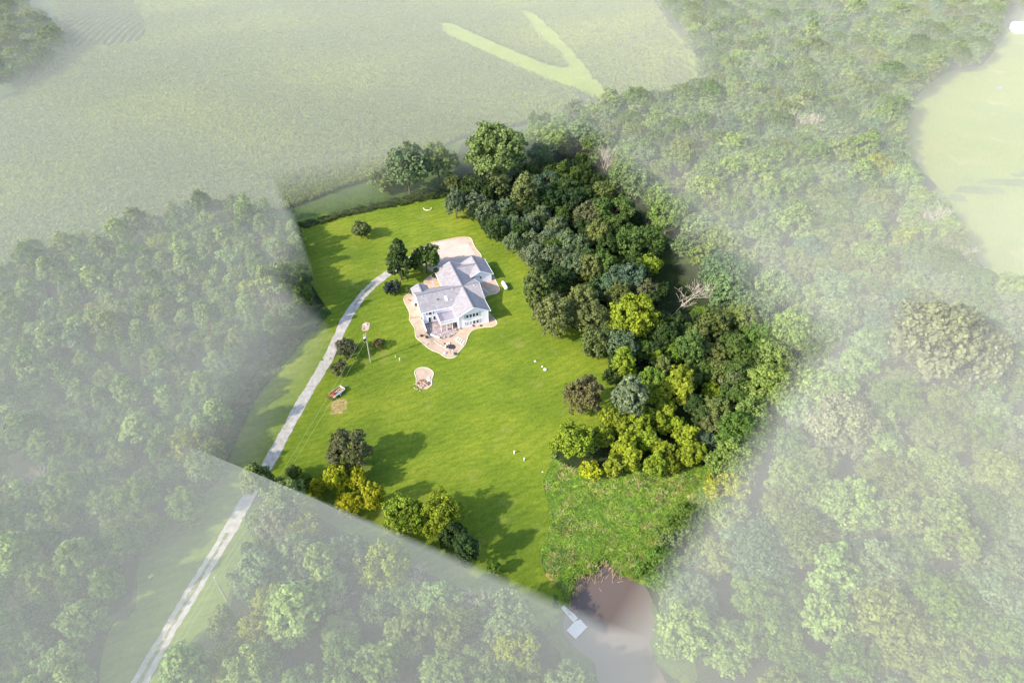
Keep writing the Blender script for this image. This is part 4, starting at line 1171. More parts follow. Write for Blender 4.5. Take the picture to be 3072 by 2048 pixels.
# patio of irregular flagstones
pat = [yard(*q) for q in [(-9.55, 5.65), (-9.55, 1.0), (-8.2, -.6), (-6.9, -1.9), (-5.6, -3.1), (-4.4, -2.6), (-3.4, -2.9), (-2.3, -2.4), (-1.2, -1.6), (-.5, -.9), (-.1, -.1), (-.05, 5.65)]]
po = drape('patio', pat, .10, 1.5, M['patio_joint'])
rs = random.Random(4)
cells = MB()
step = .72
for i in range(-16, 16):
    for j in range(-12, 14):
        cx, cy = -5 + i * step + (.5 * step if j % 2 else 0), 1.2 + j * step
        poly = []
        for k in range(6):
            t = math.pi / 6 + k * math.pi / 3
            h = random.Random((round((cx + math.cos(t) * step * .58) * 9), round((cy + math.sin(t) * step * .58) * 9)).__hash__())
            poly.append((cx + math.cos(t) * step * .55 + h.uniform(-.11, .11), cy + math.sin(t) * step * .55 + h.uniform(-.11, .11)))
        w_ = [yard(*p) for p in poly]
        if all(inside(pat, *p) for p in w_):
            z = gz(*w_[0])
            cells.prism(w_, z + .09, z + .125 + rs.uniform(0, .02))
fl = cells.build('flagstone', M['flag'], po)
fl['kind'] = 'stuff'

# ------------------------------------------------------------------ THE HOUSE
house = tag(empty('house', (HO[0], HO[1], 0), HOUSE_A), 'white walk-out house with grey shingle cross-gable roofs, deck and attached garage', 'house')
ZE, ZR, SL = 4.65, 7.25, .49
def part(name, mb, mat, parent=house, **k): return mb.build(name, M[mat], parent, **k)
# walls (front gable wing, west wing, back wing, garage)
def gable_wall(u0, u1, v0, v1, along, ze, zr, z0=-.3):
    mb = MB()
    if along == 'v':
        um = (u0 + u1) / 2
        prof = [(u0, z0), (u1, z0), (u1, ze), (um, zr), (u0, ze)]
        n = 5
        v = [(a, v0, z) for a, z in prof] + [(a, v1, z) for a, z in prof]
    else:
        vm = (v0 + v1) / 2
        prof = [(v0, z0), (v1, z0), (v1, ze), (vm, zr), (v0, ze)]
        n = 5
        v = [(u0, a, z) for a, z in prof] + [(u1, a, z) for a, z in prof]
    f = [tuple(range(n)), tuple(reversed(range(n, 2 * n)))] + [(i, n + i, n + (i + 1) % n, (i + 1) % n) for i in range(n)]
    if along == 'v': pass
    else: f = [tuple(reversed(q)) for q in f]
    return mb.add(v, f)
part('wall', gable_wall(0, 9.2, 0, 24.1, 'v', ZE - .03, ZR - .28), 'siding')
part('wall', gable_wall(-9.4, 9.25, 5.75, 15.95, 'u', ZE - .03, ZR - .28), 'siding')
part('wall', gable_wall(8.6, 15.95, 17.4, 25.6, 'v', ZE - .03, 6.42), 'siding')
part('wall', gable_wall(-9.35, -5.2, 15.6, 17.7, 'v', ZE - .03, 5.6), 'siding')
# roofs: each gable = two slabs, 0.16 thick
def roof_pair(name, axis, c, half, a0, a1, ze, zr):
    mb = MB()
    if axis == 'v':
        mb.slab([(c - half, a0, ze), (c, a0, zr), (c, a1, zr), (c - half, a1, ze)][::-1], .15)
        mb.slab([(c + half, a0, ze), (c + half, a1, ze), (c, a1, zr), (c, a0, zr)], .15)
    else:
        mb.slab([(a0, c - half, ze), (a1, c - half, ze), (a1, c, zr), (a0, c, zr)], .15)
        mb.slab([(a0, c + half, ze), (a0, c, zr), (a1, c, zr), (a1, c + half, ze)][::-1], .15)
    o = part(name, mb, 'shingle')
    rc_ = MB()
    if axis == 'v': rc_.slab([(c - .17, a0 + .02, zr - .06), (c + .17, a0 + .02, zr - .06), (c + .17, a1 - .02, zr - .06), (c - .17, a1 - .02, zr - .06)], .02); rc_.v = [(x, y, z + (.075 if abs(x - c) > .01 else 0)) for x, y, z in rc_.v]
    else: rc_.slab([(a0 + .02, c - .17, zr + .015), (a1 - .02, c - .17, zr + .015), (a1 - .02, c + .17, zr + .015), (a0 + .02, c + .17, zr + .015)], .05)
    rc_.build('ridge_cap', M['ridge'], o)
    return o
CU, HALF = 4.62, 5.2
roof_pair('roof', 'v', CU, HALF, -.5, 24.7, ZE, ZR)
roof_pair('roof', 'u', 10.85, 5.6, -9.9, 9.95, ZE - .02, ZR - .004)
roof_pair('roof', 'v', 12.3, 4.25, 16.95, 26.1, ZE, 6.75)
roof_pair('roof', 'u', 21.5, 4.2, 4.7, 12.3, ZE + .03, 6.71)
roof_pair('roof', 'v', -7.3, 2.7, 13.4, 18.3, ZE + .01, 5.95)
# white fascia boards along eaves and rakes
def board(p, q, w=.07, h=.24):
    mb = MB()
    a, b = Vector(p), Vector(q)
    d = (b - a).normalized(); n = d.cross(Vector((0, 0, 1))).normalized() * w / 2
    lo = Vector((0, 0, -h))
    v = [a - n + lo, a + n + lo, a + n, a - n, b - n + lo, b + n + lo, b + n, b - n]
    return mb.add([tuple(x) for x in v], [(0, 1, 2, 3), (7, 6, 5, 4), (0, 4, 5, 1), (1, 5, 6, 2), (2, 6, 7, 3), (3, 7, 4, 0)])
for p, q in [((CU - HALF, -.54, ZE + .03), (CU, -.54, ZR + .03)), ((CU, -.54, ZR + .03), (CU + HALF, -.54, ZE + .03)),
             ((CU - HALF, 24.74, ZE + .03), (CU, 24.74, ZR + .03)), ((CU, 24.74, ZR + .03), (CU + HALF, 24.74, ZE + .03)),
             ((-9.94, 5.25, ZE + .01), (-9.94, 10.85, ZR + .02)), ((-9.94, 10.85, ZR + .02), (-9.94, 16.45, ZE + .01)),
             ((9.99, 5.25, ZE + .01), (9.99, 10.85, ZR + .02)), ((9.99, 10.85, ZR + .02), (9.99, 16.45, ZE + .01)),
             ((8.05, 16.91, ZE + .03), (12.3, 16.91, 6.78)), ((12.3, 16.91, 6.78), (16.55, 16.91, ZE + .03)),
             ((-10.0, 18.34, ZE + .03), (-7.3, 18.34, 5.98)), ((-7.3, 18.34, 5.98), (-4.6, 18.34, ZE + .03))]:
    part('fascia', board(p, q), 'trim')
for p, q in [((CU + HALF + .05, -.5, ZE + .02), (CU + HALF + .05, 5.2, ZE + .02)), ((CU - HALF - .05, -.5, ZE + .02), (CU - HALF - .05, 5.2, ZE + .02)), ((-9.9, 5.2, ZE), (CU - HALF, 5.2, ZE)),
             ((16.6, 16.95, ZE + .02), (16.6, 26.1, ZE + .02)), ((CU - HALF - .05, 16.5, ZE + .02), (CU - HALF - .05, 24.7, ZE + .02))]:
    part('gutter', board(p, q, .12, .15), 'trim')
for u, v in [(.06, -.08), (9.1, -.08), (-9.3, 5.66)]:
    part('downspout', MB().box(u - .04, u + .04, v - .05, v + .04, .05, ZE - .15), 'trim')
for u, v in [(0, 0), (9.2, 0), (-9.4, 5.75), (15.95, 17.4), (8.6, 17.4)]:
    part('corner_board', MB().box(u - .09, u + .09, v - .025, v + .09, -.2, ZE - .06), 'trim')
# windows: frame with mullions (part) and panes (sub-parts)
def window(u0, u1, z0, z1, v, glass='glass', name='window', bars=1):
    fr = MB()
    t = .07
    fr.box(u0, u1, v - .06, v + .05, z0, z0 + t).box(u0, u1, v - .06, v + .05, z1 - t, z1)
    fr.box(u0, u0 + t, v - .06, v + .05, z0 + t, z1 - t).box(u1 - t, u1, v - .06, v + .05, z0 + t, z1 - t)
    o = part(name, fr, 'trim')
    n = bars + 1
    for k in range(n):
        a, b = z0 + t + (z1 - z0 - 2 * t) * k / n + .025, z0 + t + (z1 - z0 - 2 * t) * (k + 1) / n - .025
        MB().box(u0 + t, u1 - t, v - .03, v + .02, a, b).build('pane', M[glass], o)
    return o
for r_, (z0, z1) in enumerate([(3.42, 4.72), (.75, 2.05)]):
    for k in range(4):
        u0 = 2.28 + k * 1.02
        window(u0, u0 + .84, z0, z1, 0, 'blind' if (r_ == 1 and k < 2) else 'glass')
    for u0 in (1.78, 6.42):
        part('shutter', MB().box(u0, u0 + .38, -.05, .02, z0 - .05, z1 + .05), 'shutter')
window(-7.55, -6.55, 3.05, 4.2, 5.75)
window(-8.3, -7.85, 3.05, 4.2, 5.75, bars=1); window(-6.25, -5.8, 3.05, 4.2, 5.75)
for k in range(4): window(-3.4 + k * .55, -3.05 + k * .55, 4.0, 4.35, 5.75, bars=0)
d_ = part('door', MB().box(-7.85, -6.95, 5.69, 5.8, .12, 2.3), 'trim')
MB().box(-7.72, -7.08, 5.66, 5.7, .35, 2.15).build('pane', M['glass'], d_)
window(-6.35, -5.55, .8, 2.25, 5.75)
window(-2.6, -.8, .2, 2.2, 5.75, bars=0)
window(12.15, 12.75, 3.55, 4.5, 17.4)
# deck on posts
part('deck_floor', MB().box(-5.35, -.02, .55, 5.72, 2.72, 2.86), 'deck')
part('deck_beam', MB().box(-5.42, -.02, .45, .55, 2.50, 2.86).box(-5.45, -5.35, .45, 5.72, 2.50, 2.86), 'trim')
for k in range(4):
    part('deck_post', MB().box(-5.35 + k * 1.72, -5.17 + k * 1.72, .5, .68, 0, 2.5), 'trim')
rl = MB().box(-5.42, -.05, .47, .56, 3.72, 3.80).box(-5.42, -.05, .48, .54, 2.92, 2.99).box(-5.44, -5.36, .55, 5.70, 3.72, 3.80).box(-5.43, -5.37, .55, 5.70, 2.92, 2.99)
for k in range(5): rl.box(-5.44 + k * 1.33, -5.34 + k * 1.33, .46, .57, 2.86, 3.84)
for k in range(1, 4): rl.box(-5.45, -5.35, .5 + k * 1.7, .6 + k * 1.7, 2.86, 3.84)
ra = part('deck_railing', rl, 'trim')
bl = MB()
for k in range(44): bl.box(-5.36 + k * .12, -5.315 + k * .12, .49, .53, 2.99, 3.72)
for k in range(43): bl.box(-5.42, -5.38, .6 + k * .12, .645 + k * .12, 2.99, 3.72)
bl.build('baluster', M['trim'], ra)['kind'] = 'stuff'
# roof furniture
def rz_front(v): return ZE + (v - 5.25) * (ZR - ZE) / 5.6
for u, v, z, h in [(-8.2, 10.0, rz_front(10.0), .5), (1.2, 10.3, rz_front(10.3), .55), (8.0, 10.2, rz_front(10.2), .45), (.2, 7.3, rz_front(7.3), .35)]:
    part('vent_pipe', MB().tube([(u, v, z - .1), (u, v, z + h)], .07, 8), 'trim')
part('roof_vent', MB().box(-4.1, -3.7, 8.15, 8.55, rz_front(8.3) - .1, rz_front(8.3) + .22), 'rust')
sk = MB(); z0 = rz_front(7.35); z1 = rz_front(8.75)
sk.slab([(-1.75, 7.35, z0 + .14), (-.95, 7.35, z0 + .14), (-.95, 8.75, z1 + .14), (-1.75, 8.75, z1 + .14)], .2)
so = part('skylight', sk, 'trim')
MB().slab([(-1.62, 7.5, rz_front(7.5) + .16), (-1.08, 7.5, rz_front(7.5) + .16), (-1.08, 8.6, rz_front(8.6) + .16), (-1.62, 8.6, rz_front(8.6) + .16)], .03).build('pane', M['blind'], so)
# garage doors on the far side
for u0 in (9.4, 12.6):
    g_ = MB()
    for k in range(4): g_.box(u0, u0 + 2.7, 25.6, 25.66, 1.95 + k * .52, 2.43 + k * .52)
    part('garage_door', g_, 'trim')

# retaining wall along the patio
rw = MB()
line = [(-9.62, 5.7), (-9.62, 3.2), (-9.62, 1.0)]
for (a, b) in zip(line[:-1], line[1:]):
    za = gz(*yard(a[0] - .5, a[1])) + .25; zb = gz(*yard(b[0] - .5, b[1])) + .25
    rw.add([(a[0] - .12, a[1], -.2), (a[0] + .12, a[1], -.2), (a[0] + .12, a[1], za), (a[0] - .12, a[1], za), (b[0] - .12, b[1], -.2), (b[0] + .12, b[1], -.2), (b[0] + .12, b[1], zb), (b[0] - .12, b[1], zb)],
           [(3, 2, 1, 0), (4, 5, 6, 7), (0, 1, 5, 4), (1, 2, 6, 5), (2, 3, 7, 6), (3, 0, 4, 7)])
rwo = rw.build('retaining_wall', M['trim'])
rwo.location = (HO[0], HO[1], 0); rwo.rotation_euler = (0, 0, HOUSE_A)
tag(rwo, 'white retaining wall along the left side of the stone patio', 'wall')
rw2 = MB(); rw2.add(*ribbon_data([yard(-8.8, .1), yard(-7.6, -1.1), yard(-6.6, -2.1)], .3, .35, .1))
tag(rw2.build('retaining_wall', M['trim']), 'low white stone wall along the lower left edge of the patio', 'wall')

# ------------------------------------------------------------------ THINGS ROUND THE HOUSE
rr = random.Random(3)
def rock(px, py, r, label, mat='stone', flat=.55, group=None, name='rock', cat='rock', survey=PH):
    x, y = on_ground(*survey([(px, py)])[0])
    o = MB().stone((0, 0, .02), r, r * rr.uniform(.7, 1), r * flat, rr).build(name, M[mat], None, False)
    o.location = (x, y, gz(x, y) + .08); o.rotation_euler = (0, 0, rr.uniform(0, 6))
    return tag(o, label, cat, group)
for k in range(6): rock(388 + k * 21, 1021 - k * 2, .24, 'tan stone in the short row across the gravel west of the house', 'stone', .6, 'stones in the row across the west gravel bed')
for k in range(4): rock(452 + k * 17, 1233 - k * 1, .26, 'tan stone in the row at the foot of the retaining wall', 'stone', .6, 'stones in the row at the foot of the retaining wall')
for px, py, r, mt in [(505, 1222, .5, 'plant'), (540, 1232, .45, 'stone'), (560, 1240, .5, 'plant')]:
    if mt == 'plant': tree(1130 + px * .26786, 680 + py * .26786 - 1, 9, 'bush', 'deep green', 'small green plant %s the rock at the retaining wall corner' % ('left of' if px < 520 else 'right of'), name='garden_plant', cat='plant')
    else: rock(px, py, r, 'larger tan rock between two plants at the retaining wall corner')
for k in range(9): rock(650 + k * 15, 1290 + k * 9, .28, 'pale rock in the curved rock edge between patio and small pond', 'stone_pale', .7, 'rocks edging the patio near the small pond')
for px, py, r in [(790, 1320, .45), (812, 1310, .5), (775, 1335, .4), (770, 1355, .4), (800, 1372, .35), (825, 1380, .3), (850, 1383, .3), (780, 1380, .3)]:
    rock(px, py, r, 'pale rock around the small garden pond', 'stone_pale', .7, 'rocks around the small garden pond')
for px, py in [(760, 1315), (805, 1335)]: rock(px, py, .4, 'dark rock at the %s of the small garden waterfall' % ('top' if px == 760 else 'foot'), 'rust', .8)
gp = smooth_loop(G(PH([(775, 1352), (790, 1332), (830, 1320), (868, 1324), (884, 1345), (878, 1366), (840, 1372), (800, 1366)])), 4)
o = drape('garden_pond', gp, .115, .8, M['garden_pond'])
rock(570, 1318, .35, 'lone pinkish stone in the gravel left of the small pond', 'stone')
for px, py, r, mt, lb in [(765, 1418, .55, 'stone_pale', 'round pale boulder at the tip of the gravel bed'), (782, 1412, .3, 'stone', 'small brown stone beside the pale boulder at the bed tip'), (868, 1420, .45, 'stone', 'grey stone right of the garden lantern at the bed tip')]:
    rock(px, py, r, lb, mt, .7)
tree(1130 + 880 * .26786, 680 + 1420 * .26786, 11, 'bush', 'grey-green', 'tiny grey-green plant at the right of the bed tip', name='garden_plant', cat='plant')
lx, ly = on_ground(*PH([(826, 1416)])[0])
lan = tag(empty('garden_lantern', (lx, ly, gz(lx, ly) + .08)), 'small dark post lantern at the tip of the gravel bed', 'lantern')
MB().tube([(0, 0, -.1), (0, 0, .9)], .05, 8).build('post', M['black'], lan)
MB().tube([(0, 0, .9), (0, 0, 1.0), (0, 0, 1.2), (0, 0, 1.35)], [.1, .16, .16, .02], 8).build('lantern_head', M['rust'], lan)
# pale slab steps from patio to lawn
for k, (px, py) in enumerate([(905, 1262), (925, 1274), (945, 1288), (965, 1300)]):
    x, y = on_ground(*PH([(px, py)])[0])
    o = MB().box(-.95, .95, -.42, .42, -.05, .16).build('step_slab', M['stone_pale'])
    o.location = (x, y, gz(x, y) + .06); o.rotation_euler = (0, 0, HOUSE_A + .95)
    tag(o, 'pale stone slab in the flight of steps from the patio down to the lawn', 'step', 'stone slab steps right of the small pond')
for k, (px, py) in enumerate([(1178, 690), (1192, 697), (1206, 706), (1220, 717), (1234, 730), (1250, 740)]):
    rock(px, py, .42, 'pinkish stepping stone in the gravel right of the house', 'stone_pale', .25, 'stepping stones right of the house', 'stepping_stone', 'stepping stone')
for px, py, lb in [(352, 822, 'upper'), (376, 832, 'lower')]: rock(px, py, .45, '%s brown-tan stone at the upper end of the west gravel bed' % lb, 'stone_red', .5)
rock(425, 932, .4, 'tan stone in the west gravel bed below the white air conditioner', 'stone')
# white air conditioner box and brown planter
ax, ay = on_ground(*PH([(412, 880)])[0])
ac = tag(empty('air_conditioner', (ax, ay, gz(ax, ay) + .08), HOUSE_A), 'white outdoor air-conditioner unit on the gravel at the west gable', 'air conditioner')
MB().box(-.5, .5, -.5, .5, 0, 1.05).build('cabinet', M['white_paint'], ac)
MB().tube([(0, 0, 1.05), (0, 0, 1.10)], [.42, .4], 16).build('fan_grille', M['metal'], ac)
pa = tag(empty('planter', (*on_ground(*PH([(440, 886)])[0]), gz(*on_ground(*PH([(440, 886)])[0])) + .08)), 'brown round planter right of the air conditioner', 'planter')
MB().tube([(0, 0, 0), (0, 0, .55), (0, 0, .62)], [.32, .48, .46], 12).build('pot', M['rust'], pa)
MB().stone((0, 0, .6), .4, .4, .35, rr, 9).build('plant', M['plant_dark'], pa)
# gas meter post and small items along the front wall
for px, py, lb in [(1082, 1108, 'left'), (1165, 1108, 'right')]:
    tree(1130 + px * .26786, 680 + py * .26786, 6.5, 'bush', 'copper brown', 'tiny reddish plant in the gravel below the front windows, %s one' % lb, name='garden_plant', cat='plant')
x, y = on_ground(*PH([(932, 1150)])[0])
o = MB().box(-.2, .2, -.15, .15, 0, .5).tube([(0, 0, .5), (0, 0, .8), (.2, 0, .9)], .05, 6).build('utility_meter', M['metal'])
o.location = (x, y, gz(x, y) + .07); tag(o, 'dark utility meter at the left foot of the front gable wall', 'meter')

# propane tank
tA, tB = on_ground(*PH([(1415, 625)])[0], 1.0), on_ground(*PH([(1450, 685)])[0], 1.0)
tx, ty = (tA[0] + tB[0]) / 2, (tA[1] + tB[1]) / 2
tank = tag(empty('propane_tank', (tx, ty, gz(tx, ty)), math.atan2(tB[1] - tA[1], tB[0] - tA[0])), 'white horizontal propane tank on the lawn right of the house', 'tank')
L_, R_ = 1.55, .6
MB().tube([(-L_ - .42, 0, .95), (-L_ - .36, 0, .95), (-L_ - .2, 0, .95), (-L_, 0, .95), (L_, 0, .95), (L_ + .2, 0, .95), (L_ + .36, 0, .95), (L_ + .42, 0, .95)], [.1, .3, .5, R_, R_, .5, .3, .1], 24).build('tank_body', M['white_paint'], tank, True)
MB().tube([(0, 0, 1.5), (0, 0, 1.72), (0, 0, 1.76)], [.2, .2, .12], 14).build('valve_dome', M['white_paint'], tank)
for s in (-1, 1): MB().box(s * 1.1 - .12, s * 1.1 + .12, -.4, .4, 0, .5).build('leg', M['metal'], tank)

# fire pit bed below the house
FP = smooth_loop(G(PZ(1220, 1080, 14.25, [(345, 560), (370, 460), (470, 360), (700, 315), (900, 350), (1080, 450), (1150, 560), (1140, 660), (1085, 800), (1075, 930), (1070, 1060), (960, 1160), (800, 1240), (640, 1230), (480, 1130), (415, 1020), (420, 860), (405, 740), (370, 650)])), 4)
fb = bed('fire_pit_bed', FP, lambda p: to_px(p[0], p[1], 0)[1] < 1080 + 1080 / 14.25 or to_px(p[0], p[1], 0)[0] > 1220 + 780 / 14.25)
FPZ = lambda pts: PZ(1220, 1080, 14.25, pts)
for px, py, r, mt in [(560, 900, .55, 'stone_red'), (600, 960, .5, 'stone_red'), (690, 960, .42, 'stone'), (720, 870, .4, 'rust'), (790, 900, .45, 'stone_red'), (790, 1030, .6, 'stone'), (880, 1060, .5, 'stone_red'),
                      (720, 1100, .55, 'stone'), (620, 1100, .5, 'stone'), (540, 1100, .5, 'stone'), (500, 1000, .45, 'rust'), (560, 1170, .4, 'stone'), (650, 1180, .5, 'stone'), (900, 960, .4, 'stone_red'), (960, 1000, .35, 'rust'), (470, 1170, .35, 'rust'), (640, 1030, .45, 'stone_red'), (740, 980, .4, 'stone')]:
    rock(px, py, r, 'brown rock in the rough pile at the lower end of the keyhole fire pit bed', mt, .7, 'rocks piled in the keyhole fire pit bed', survey=FPZ)
rock(940, 840, .75, 'large flat pinkish stone at the right side of the fire pit bed', 'stone_pale', .35, survey=FPZ)
rock(960, 735, .4, 'small pale stone above the flat one in the fire pit bed', 'stone_pale', .4, survey=FPZ)
def plank(a, b, w, h, label, mat='wood_pale', lift=.08, name='board', cat='board'):
    A, B = on_ground(*a), on_ground(*b)
    L = math.dist(A, B)
    o = MB().box(-L / 2, L / 2, -w / 2, w / 2, 0, h).build(name, M[mat])
    mx, my = (A[0] + B[0]) / 2, (A[1] + B[1]) / 2
    o.location = (mx, my, gz(mx, my) + lift); o.rotation_euler = (0, 0, math.atan2(B[1] - A[1], B[0] - A[0]))
    return tag(o, label, cat)
plank(*FPZ([(285, 1058), (410, 1035)]), .2, .12, 'pale board jutting left from the fire pit bed')
plank(*FPZ([(310, 1170), (385, 1245)]), .22, .12, 'pale board at the lower left corner of the fire pit bed')
plank(*FPZ([(400, 1235), (480, 1262)]), .2, .12, 'pale board along the bottom of the fire pit bed')
plank(*FPZ([(540, 1270), (595, 1350)]), .16, .1, 'pale stick lying on the grass below the fire pit bed')

# landscape trailer with a red load
TA, TB = on_ground(960 + 430 / 12.06, 1130 + 770 / 12.06), on_ground(960 + 830 / 12.06, 1130 + 470 / 12.06)
ta = math.atan2(TB[1] - TA[1], TB[0] - TA[0])
tcx, tcy = (TA[0] + TB[0]) / 2, (TA[1] + TB[1]) / 2
tr = tag(empty('utility_trailer', (tcx, tcy, gz(tcx, tcy) + .04), ta), 'open utility trailer with plank sides, parked on the lawn left of the fire pit', 'trailer')
TL, TW = math.dist(TA, TB) / 2, 1.0
MB().box(-TL, TL, -TW, TW, .55, .65).build('bed', M['wood'], tr)
for s in (-1, 1): MB().box(-TL, TL, s * TW - .05, s * TW + .05, .65, 1.05).build('side_board', M['white_paint' if s < 0 else 'wood_pale'], tr)
MB().box(TL - .06, TL + .04, -TW + .06, TW - .06, .65, 1.1).build('front_board', M['white_paint'], tr)
MB().box(-TL - .9, -TL, -TW + .06, -TW + .14, .3, .6).box(-TL - .9, -TL, TW - .14, TW - .06, .3, .6).box(-TL - .9, -TL - .8, -TW + .14, TW - .14, .3, .4).box(-TL - .5, -TL - .4, -TW + .14, TW - .14, .4, .5).build('ramp_gate', M['rust'], tr)
MB().tube([(TL, .45, .55), (TL + 1.3, 0, .5)], .05, 6).tube([(TL, -.45, .55), (TL + 1.3, 0, .5)], .05, 6).tube([(TL + 1.1, 0, .5), (TL + 1.7, 0, .5)], .06, 6).tube([(TL + 1.15, 0, .75), (TL + 1.15, 0, 0)], .04, 6).build('tow_bar', M['metal'], tr)
for s in (-1, 1):
    w_ = MB().tube([(0, s * (TW + .12), .34), (0, s * (TW + .32), .34)], .34, 16).build('wheel', M['black'], tr)
    MB().tube([(0, s * (TW + .325), .34), (0, s * (TW + .345), .34)], .2, 12).build('rim', M['white_paint'], w_)
    MB().box(-.5, .5, s * (TW + .05) - (.0 if s > 0 else .32), s * (TW + .05) + (.32 if s > 0 else 0), .72, .76).build('mudguard', M['metal'], tr)
def on_trailer(mb, name, mat, label, cat):
    o = mb.build(name, M[mat]); o.location = tr.location; o.rotation_euler = tr.rotation_euler
    return tag(o, label, cat)
on_trailer(MB().box(-TL + .35, -TL + 1.35, -.55, .35, .66, 1.02, .2).box(-TL + .6, -TL + 1.1, -.3, .2, 1.02, 1.3, .2), 'red_machine', 'red_load', 'red garden machine on the rear half of the trailer', 'machine')
on_trailer(MB().box(-.5, 1.2, .1, .35, .66, .85, .12).box(-.4, 1.3, -.5, -.25, .66, .82, -.1), 'timber_pile', 'wood_pale', 'two pale timbers on the front half of the trailer bed', 'timber')
on_trailer(MB().stone((TL - .5, -.5, .8), .4, .35, .3, rr), 'brush_heap', 'wood', 'brown heap in the front corner of the trailer', 'heap')
drape('bare_patch', smooth_loop(G(PZ(960, 1130, 12.06, [(400, 960), (560, 850), (780, 800), (960, 850), (1000, 1000), (960, 1160), (820, 1300), (560, 1350), (400, 1360), (420, 1150)])), 3), .07, .8, M['dirt'], jitter=.12)
drape('bare_patch', smooth_loop(G(PZ(1040, 960, 9.225, [(420, 220), (450, 110), (560, 60), (640, 100), (620, 220), (560, 300), (440, 300)])), 3), .075, .5, M['bed'], jitter=.1)
for px, py, r in [(540, 120, .5), (500, 130, .35)]: rock(px, py, r, 'pale stone at the upper edge of the bare oval patch, %s one' % ('right' if px == 540 else 'left'), 'stone_pale', .6, survey=lambda p: PZ(1040, 960, 9.225, p))
rock(480, 240, .3, 'dark little stone in the lower part of the bare oval patch', 'rust', .4, survey=lambda p: PZ(1040, 960, 9.225, p))

# power poles and lines
def power_pole(px, py, h, label, transformer):
    x, y = on_ground(px, py)
    r = tag(empty('power_pole', (x, y, gz(x, y))), label, 'power pole')
    MB().tube([(0, 0, -.5), (0, 0, h * .5), (0, 0, h)], [.19, .16, .12], 10).build('pole', M['pole'], r)
    if transformer:
        t = MB().tube([(-.45, -.12, h - 2.6), (-.45, -.12, h - 1.75)], [.3, .3], 14).build('transformer', M['black'], r)
        MB().tube([(-.45, -.12, h - 1.75), (-.45, -.12, h - 1.5), (-.45, -.12, h - 1.42)], [.31, .3, .1], 14).build('transformer_lid', M['white_paint'], t)
        MB().box(-.6, .12, -.06, .06, h - .95, h - .8).build('bracket', M['pole'], r)
        MB().tube([(-.5, 0, h - .8), (-.5, 0, h - .5)], [.1, .06], 8).build('insulator', M['white_paint'], r)
    else:
        MB().tube([(0, 0, h), (0, 0, h + .28)], [.12, .07], 8).build('insulator', M['white_paint'], r)
    return r, x, y
H1, H2 = 10.7, 8.9
p1, x1, y1 = power_pole(1112, 1086, H1, 'wooden power pole with a dark transformer on the lawn left of the house', True)
p2, x2, y2 = power_pole(681, 1801, H2, 'bare wooden power pole beside the drive at the lower left', False)
dxp, dyp = x2 - x1, y2 - y1
x3, y3 = x2 + dxp * .62, y2 + dyp * .62
def wire(a, b, sag, label):
    A, B = Vector(a), Vector(b)
    pts = [A.lerp(B, k / 16) - Vector((0, 0, sag * 4 * (k / 16) * (1 - k / 16))) for k in range(17)]
    tag(MB().tube(pts, .022, 5).build('power_line', M['wire']), label, 'power line', 'power lines along the drive')
wire((x1 - .5, y1, H1 - .5), (x2, y2, H2 + .2), 1.2, 'upper thin power line between the transformer pole and the lower pole')
wire((x1, y1 - .1, H1 - 2.3), (x2 + .1, y2, H2 - 1.4), 1.3, 'lower thin power line between the transformer pole and the lower pole')
wire((x2, y2, H2 + .2), (x3, y3, H2 - .2), .8, 'upper thin power line running from the lower pole out of the picture')
wire((x2 + .1, y2, H2 - 1.4), (x3 + .1, y3, H2 - 1.8), .8, 'lower thin power line running from the lower pole out of the picture')

# small things on the lawn
def post(px, py, h, r, label, name='marker_post', mat='white_paint', lean=.0):
    x, y = on_ground(px, py)
    o = MB().tube([(0, 0, -.1), (lean, 0, h * .8), (lean, 0, h), (lean, 0, h + .03)], [r, r, r * 1.15, r * .6], 10).build(name, M[mat])
    o.location = (x, y, gz(x, y)); return tag(o, label, 'post')
post(1543, 1359, .85, .17, 'short thick white post on the lower lawn, left of the two')
post(1572.3, 1381, 1.05, .11, 'thin white post on the lower lawn, right of the two')
post(1199.5, 1082, 1.1, .10, 'white vent pipe on the lawn right of the reddish brown shrub, taller one', 'vent_pipe')
post(1187, 1071, .6, .09, 'white vent pipe on the lawn right of the reddish brown shrub, shorter one', 'vent_pipe')
for px, py, r, lb in [(1606, 1084, .4, 'upper left'), (1627, 1100, .38, 'middle'), (1635, 1109, .52, 'lower right and largest')]:
    x, y = on_ground(px, py)
    o = MB().stone((0, 0, 0), r, r * .9, r * .75, rr, 9).build('boulder', M['white_paint' if r > .5 else 'stone_pale']); o.location = (x, y, gz(x, y) + .04)
    tag(o, 'white boulder on the open lawn, %s of the three' % lb, 'boulder')
x, y = on_ground(1628, 1415)
o = MB().stone((0, 0, 0), .28, .2, .14, rr).build('rock', M['stone_pale']); o.location = (x, y, gz(x, y) + .04); tag(o, 'small flat pale stone near the weedy bank on the lower lawn', 'rock')
ring = [on_ground(1283 + 11.5 * math.cos(t), 626 + 5.5 * math.sin(t)) for t in [math.pi * (-.12 + 1.2 * k / 14) for k in range(15)]]
v, f = ribbon_data(ring, .4, .18, .05)
tag(mesh_obj('curved_edging', v, f, M['edging'], None, True), 'curved pale kerb ring lying open on the upper lawn', 'kerb')
x, y = on_ground(455, 1732)
yo = tag(empty('garden_cart', (x, y, gz(x, y) + .05), .9), 'small yellow garden cart at the edge of the verge lower left', 'cart')
MB().add([(-.45, -.3, .3), (.45, -.3, .3), (.45, .3, .3), (-.45, .3, .3), (-.55, -.38, .6), (.55, -.38, .6), (.55, .38, .6), (-.55, .38, .6)], [(3, 2, 1, 0), (0, 1, 5, 4), (1, 2, 6, 5), (2, 3, 7, 6), (3, 0, 4, 7), (4, 5, 6, 7)]).build('tub', M['yellow'], yo)
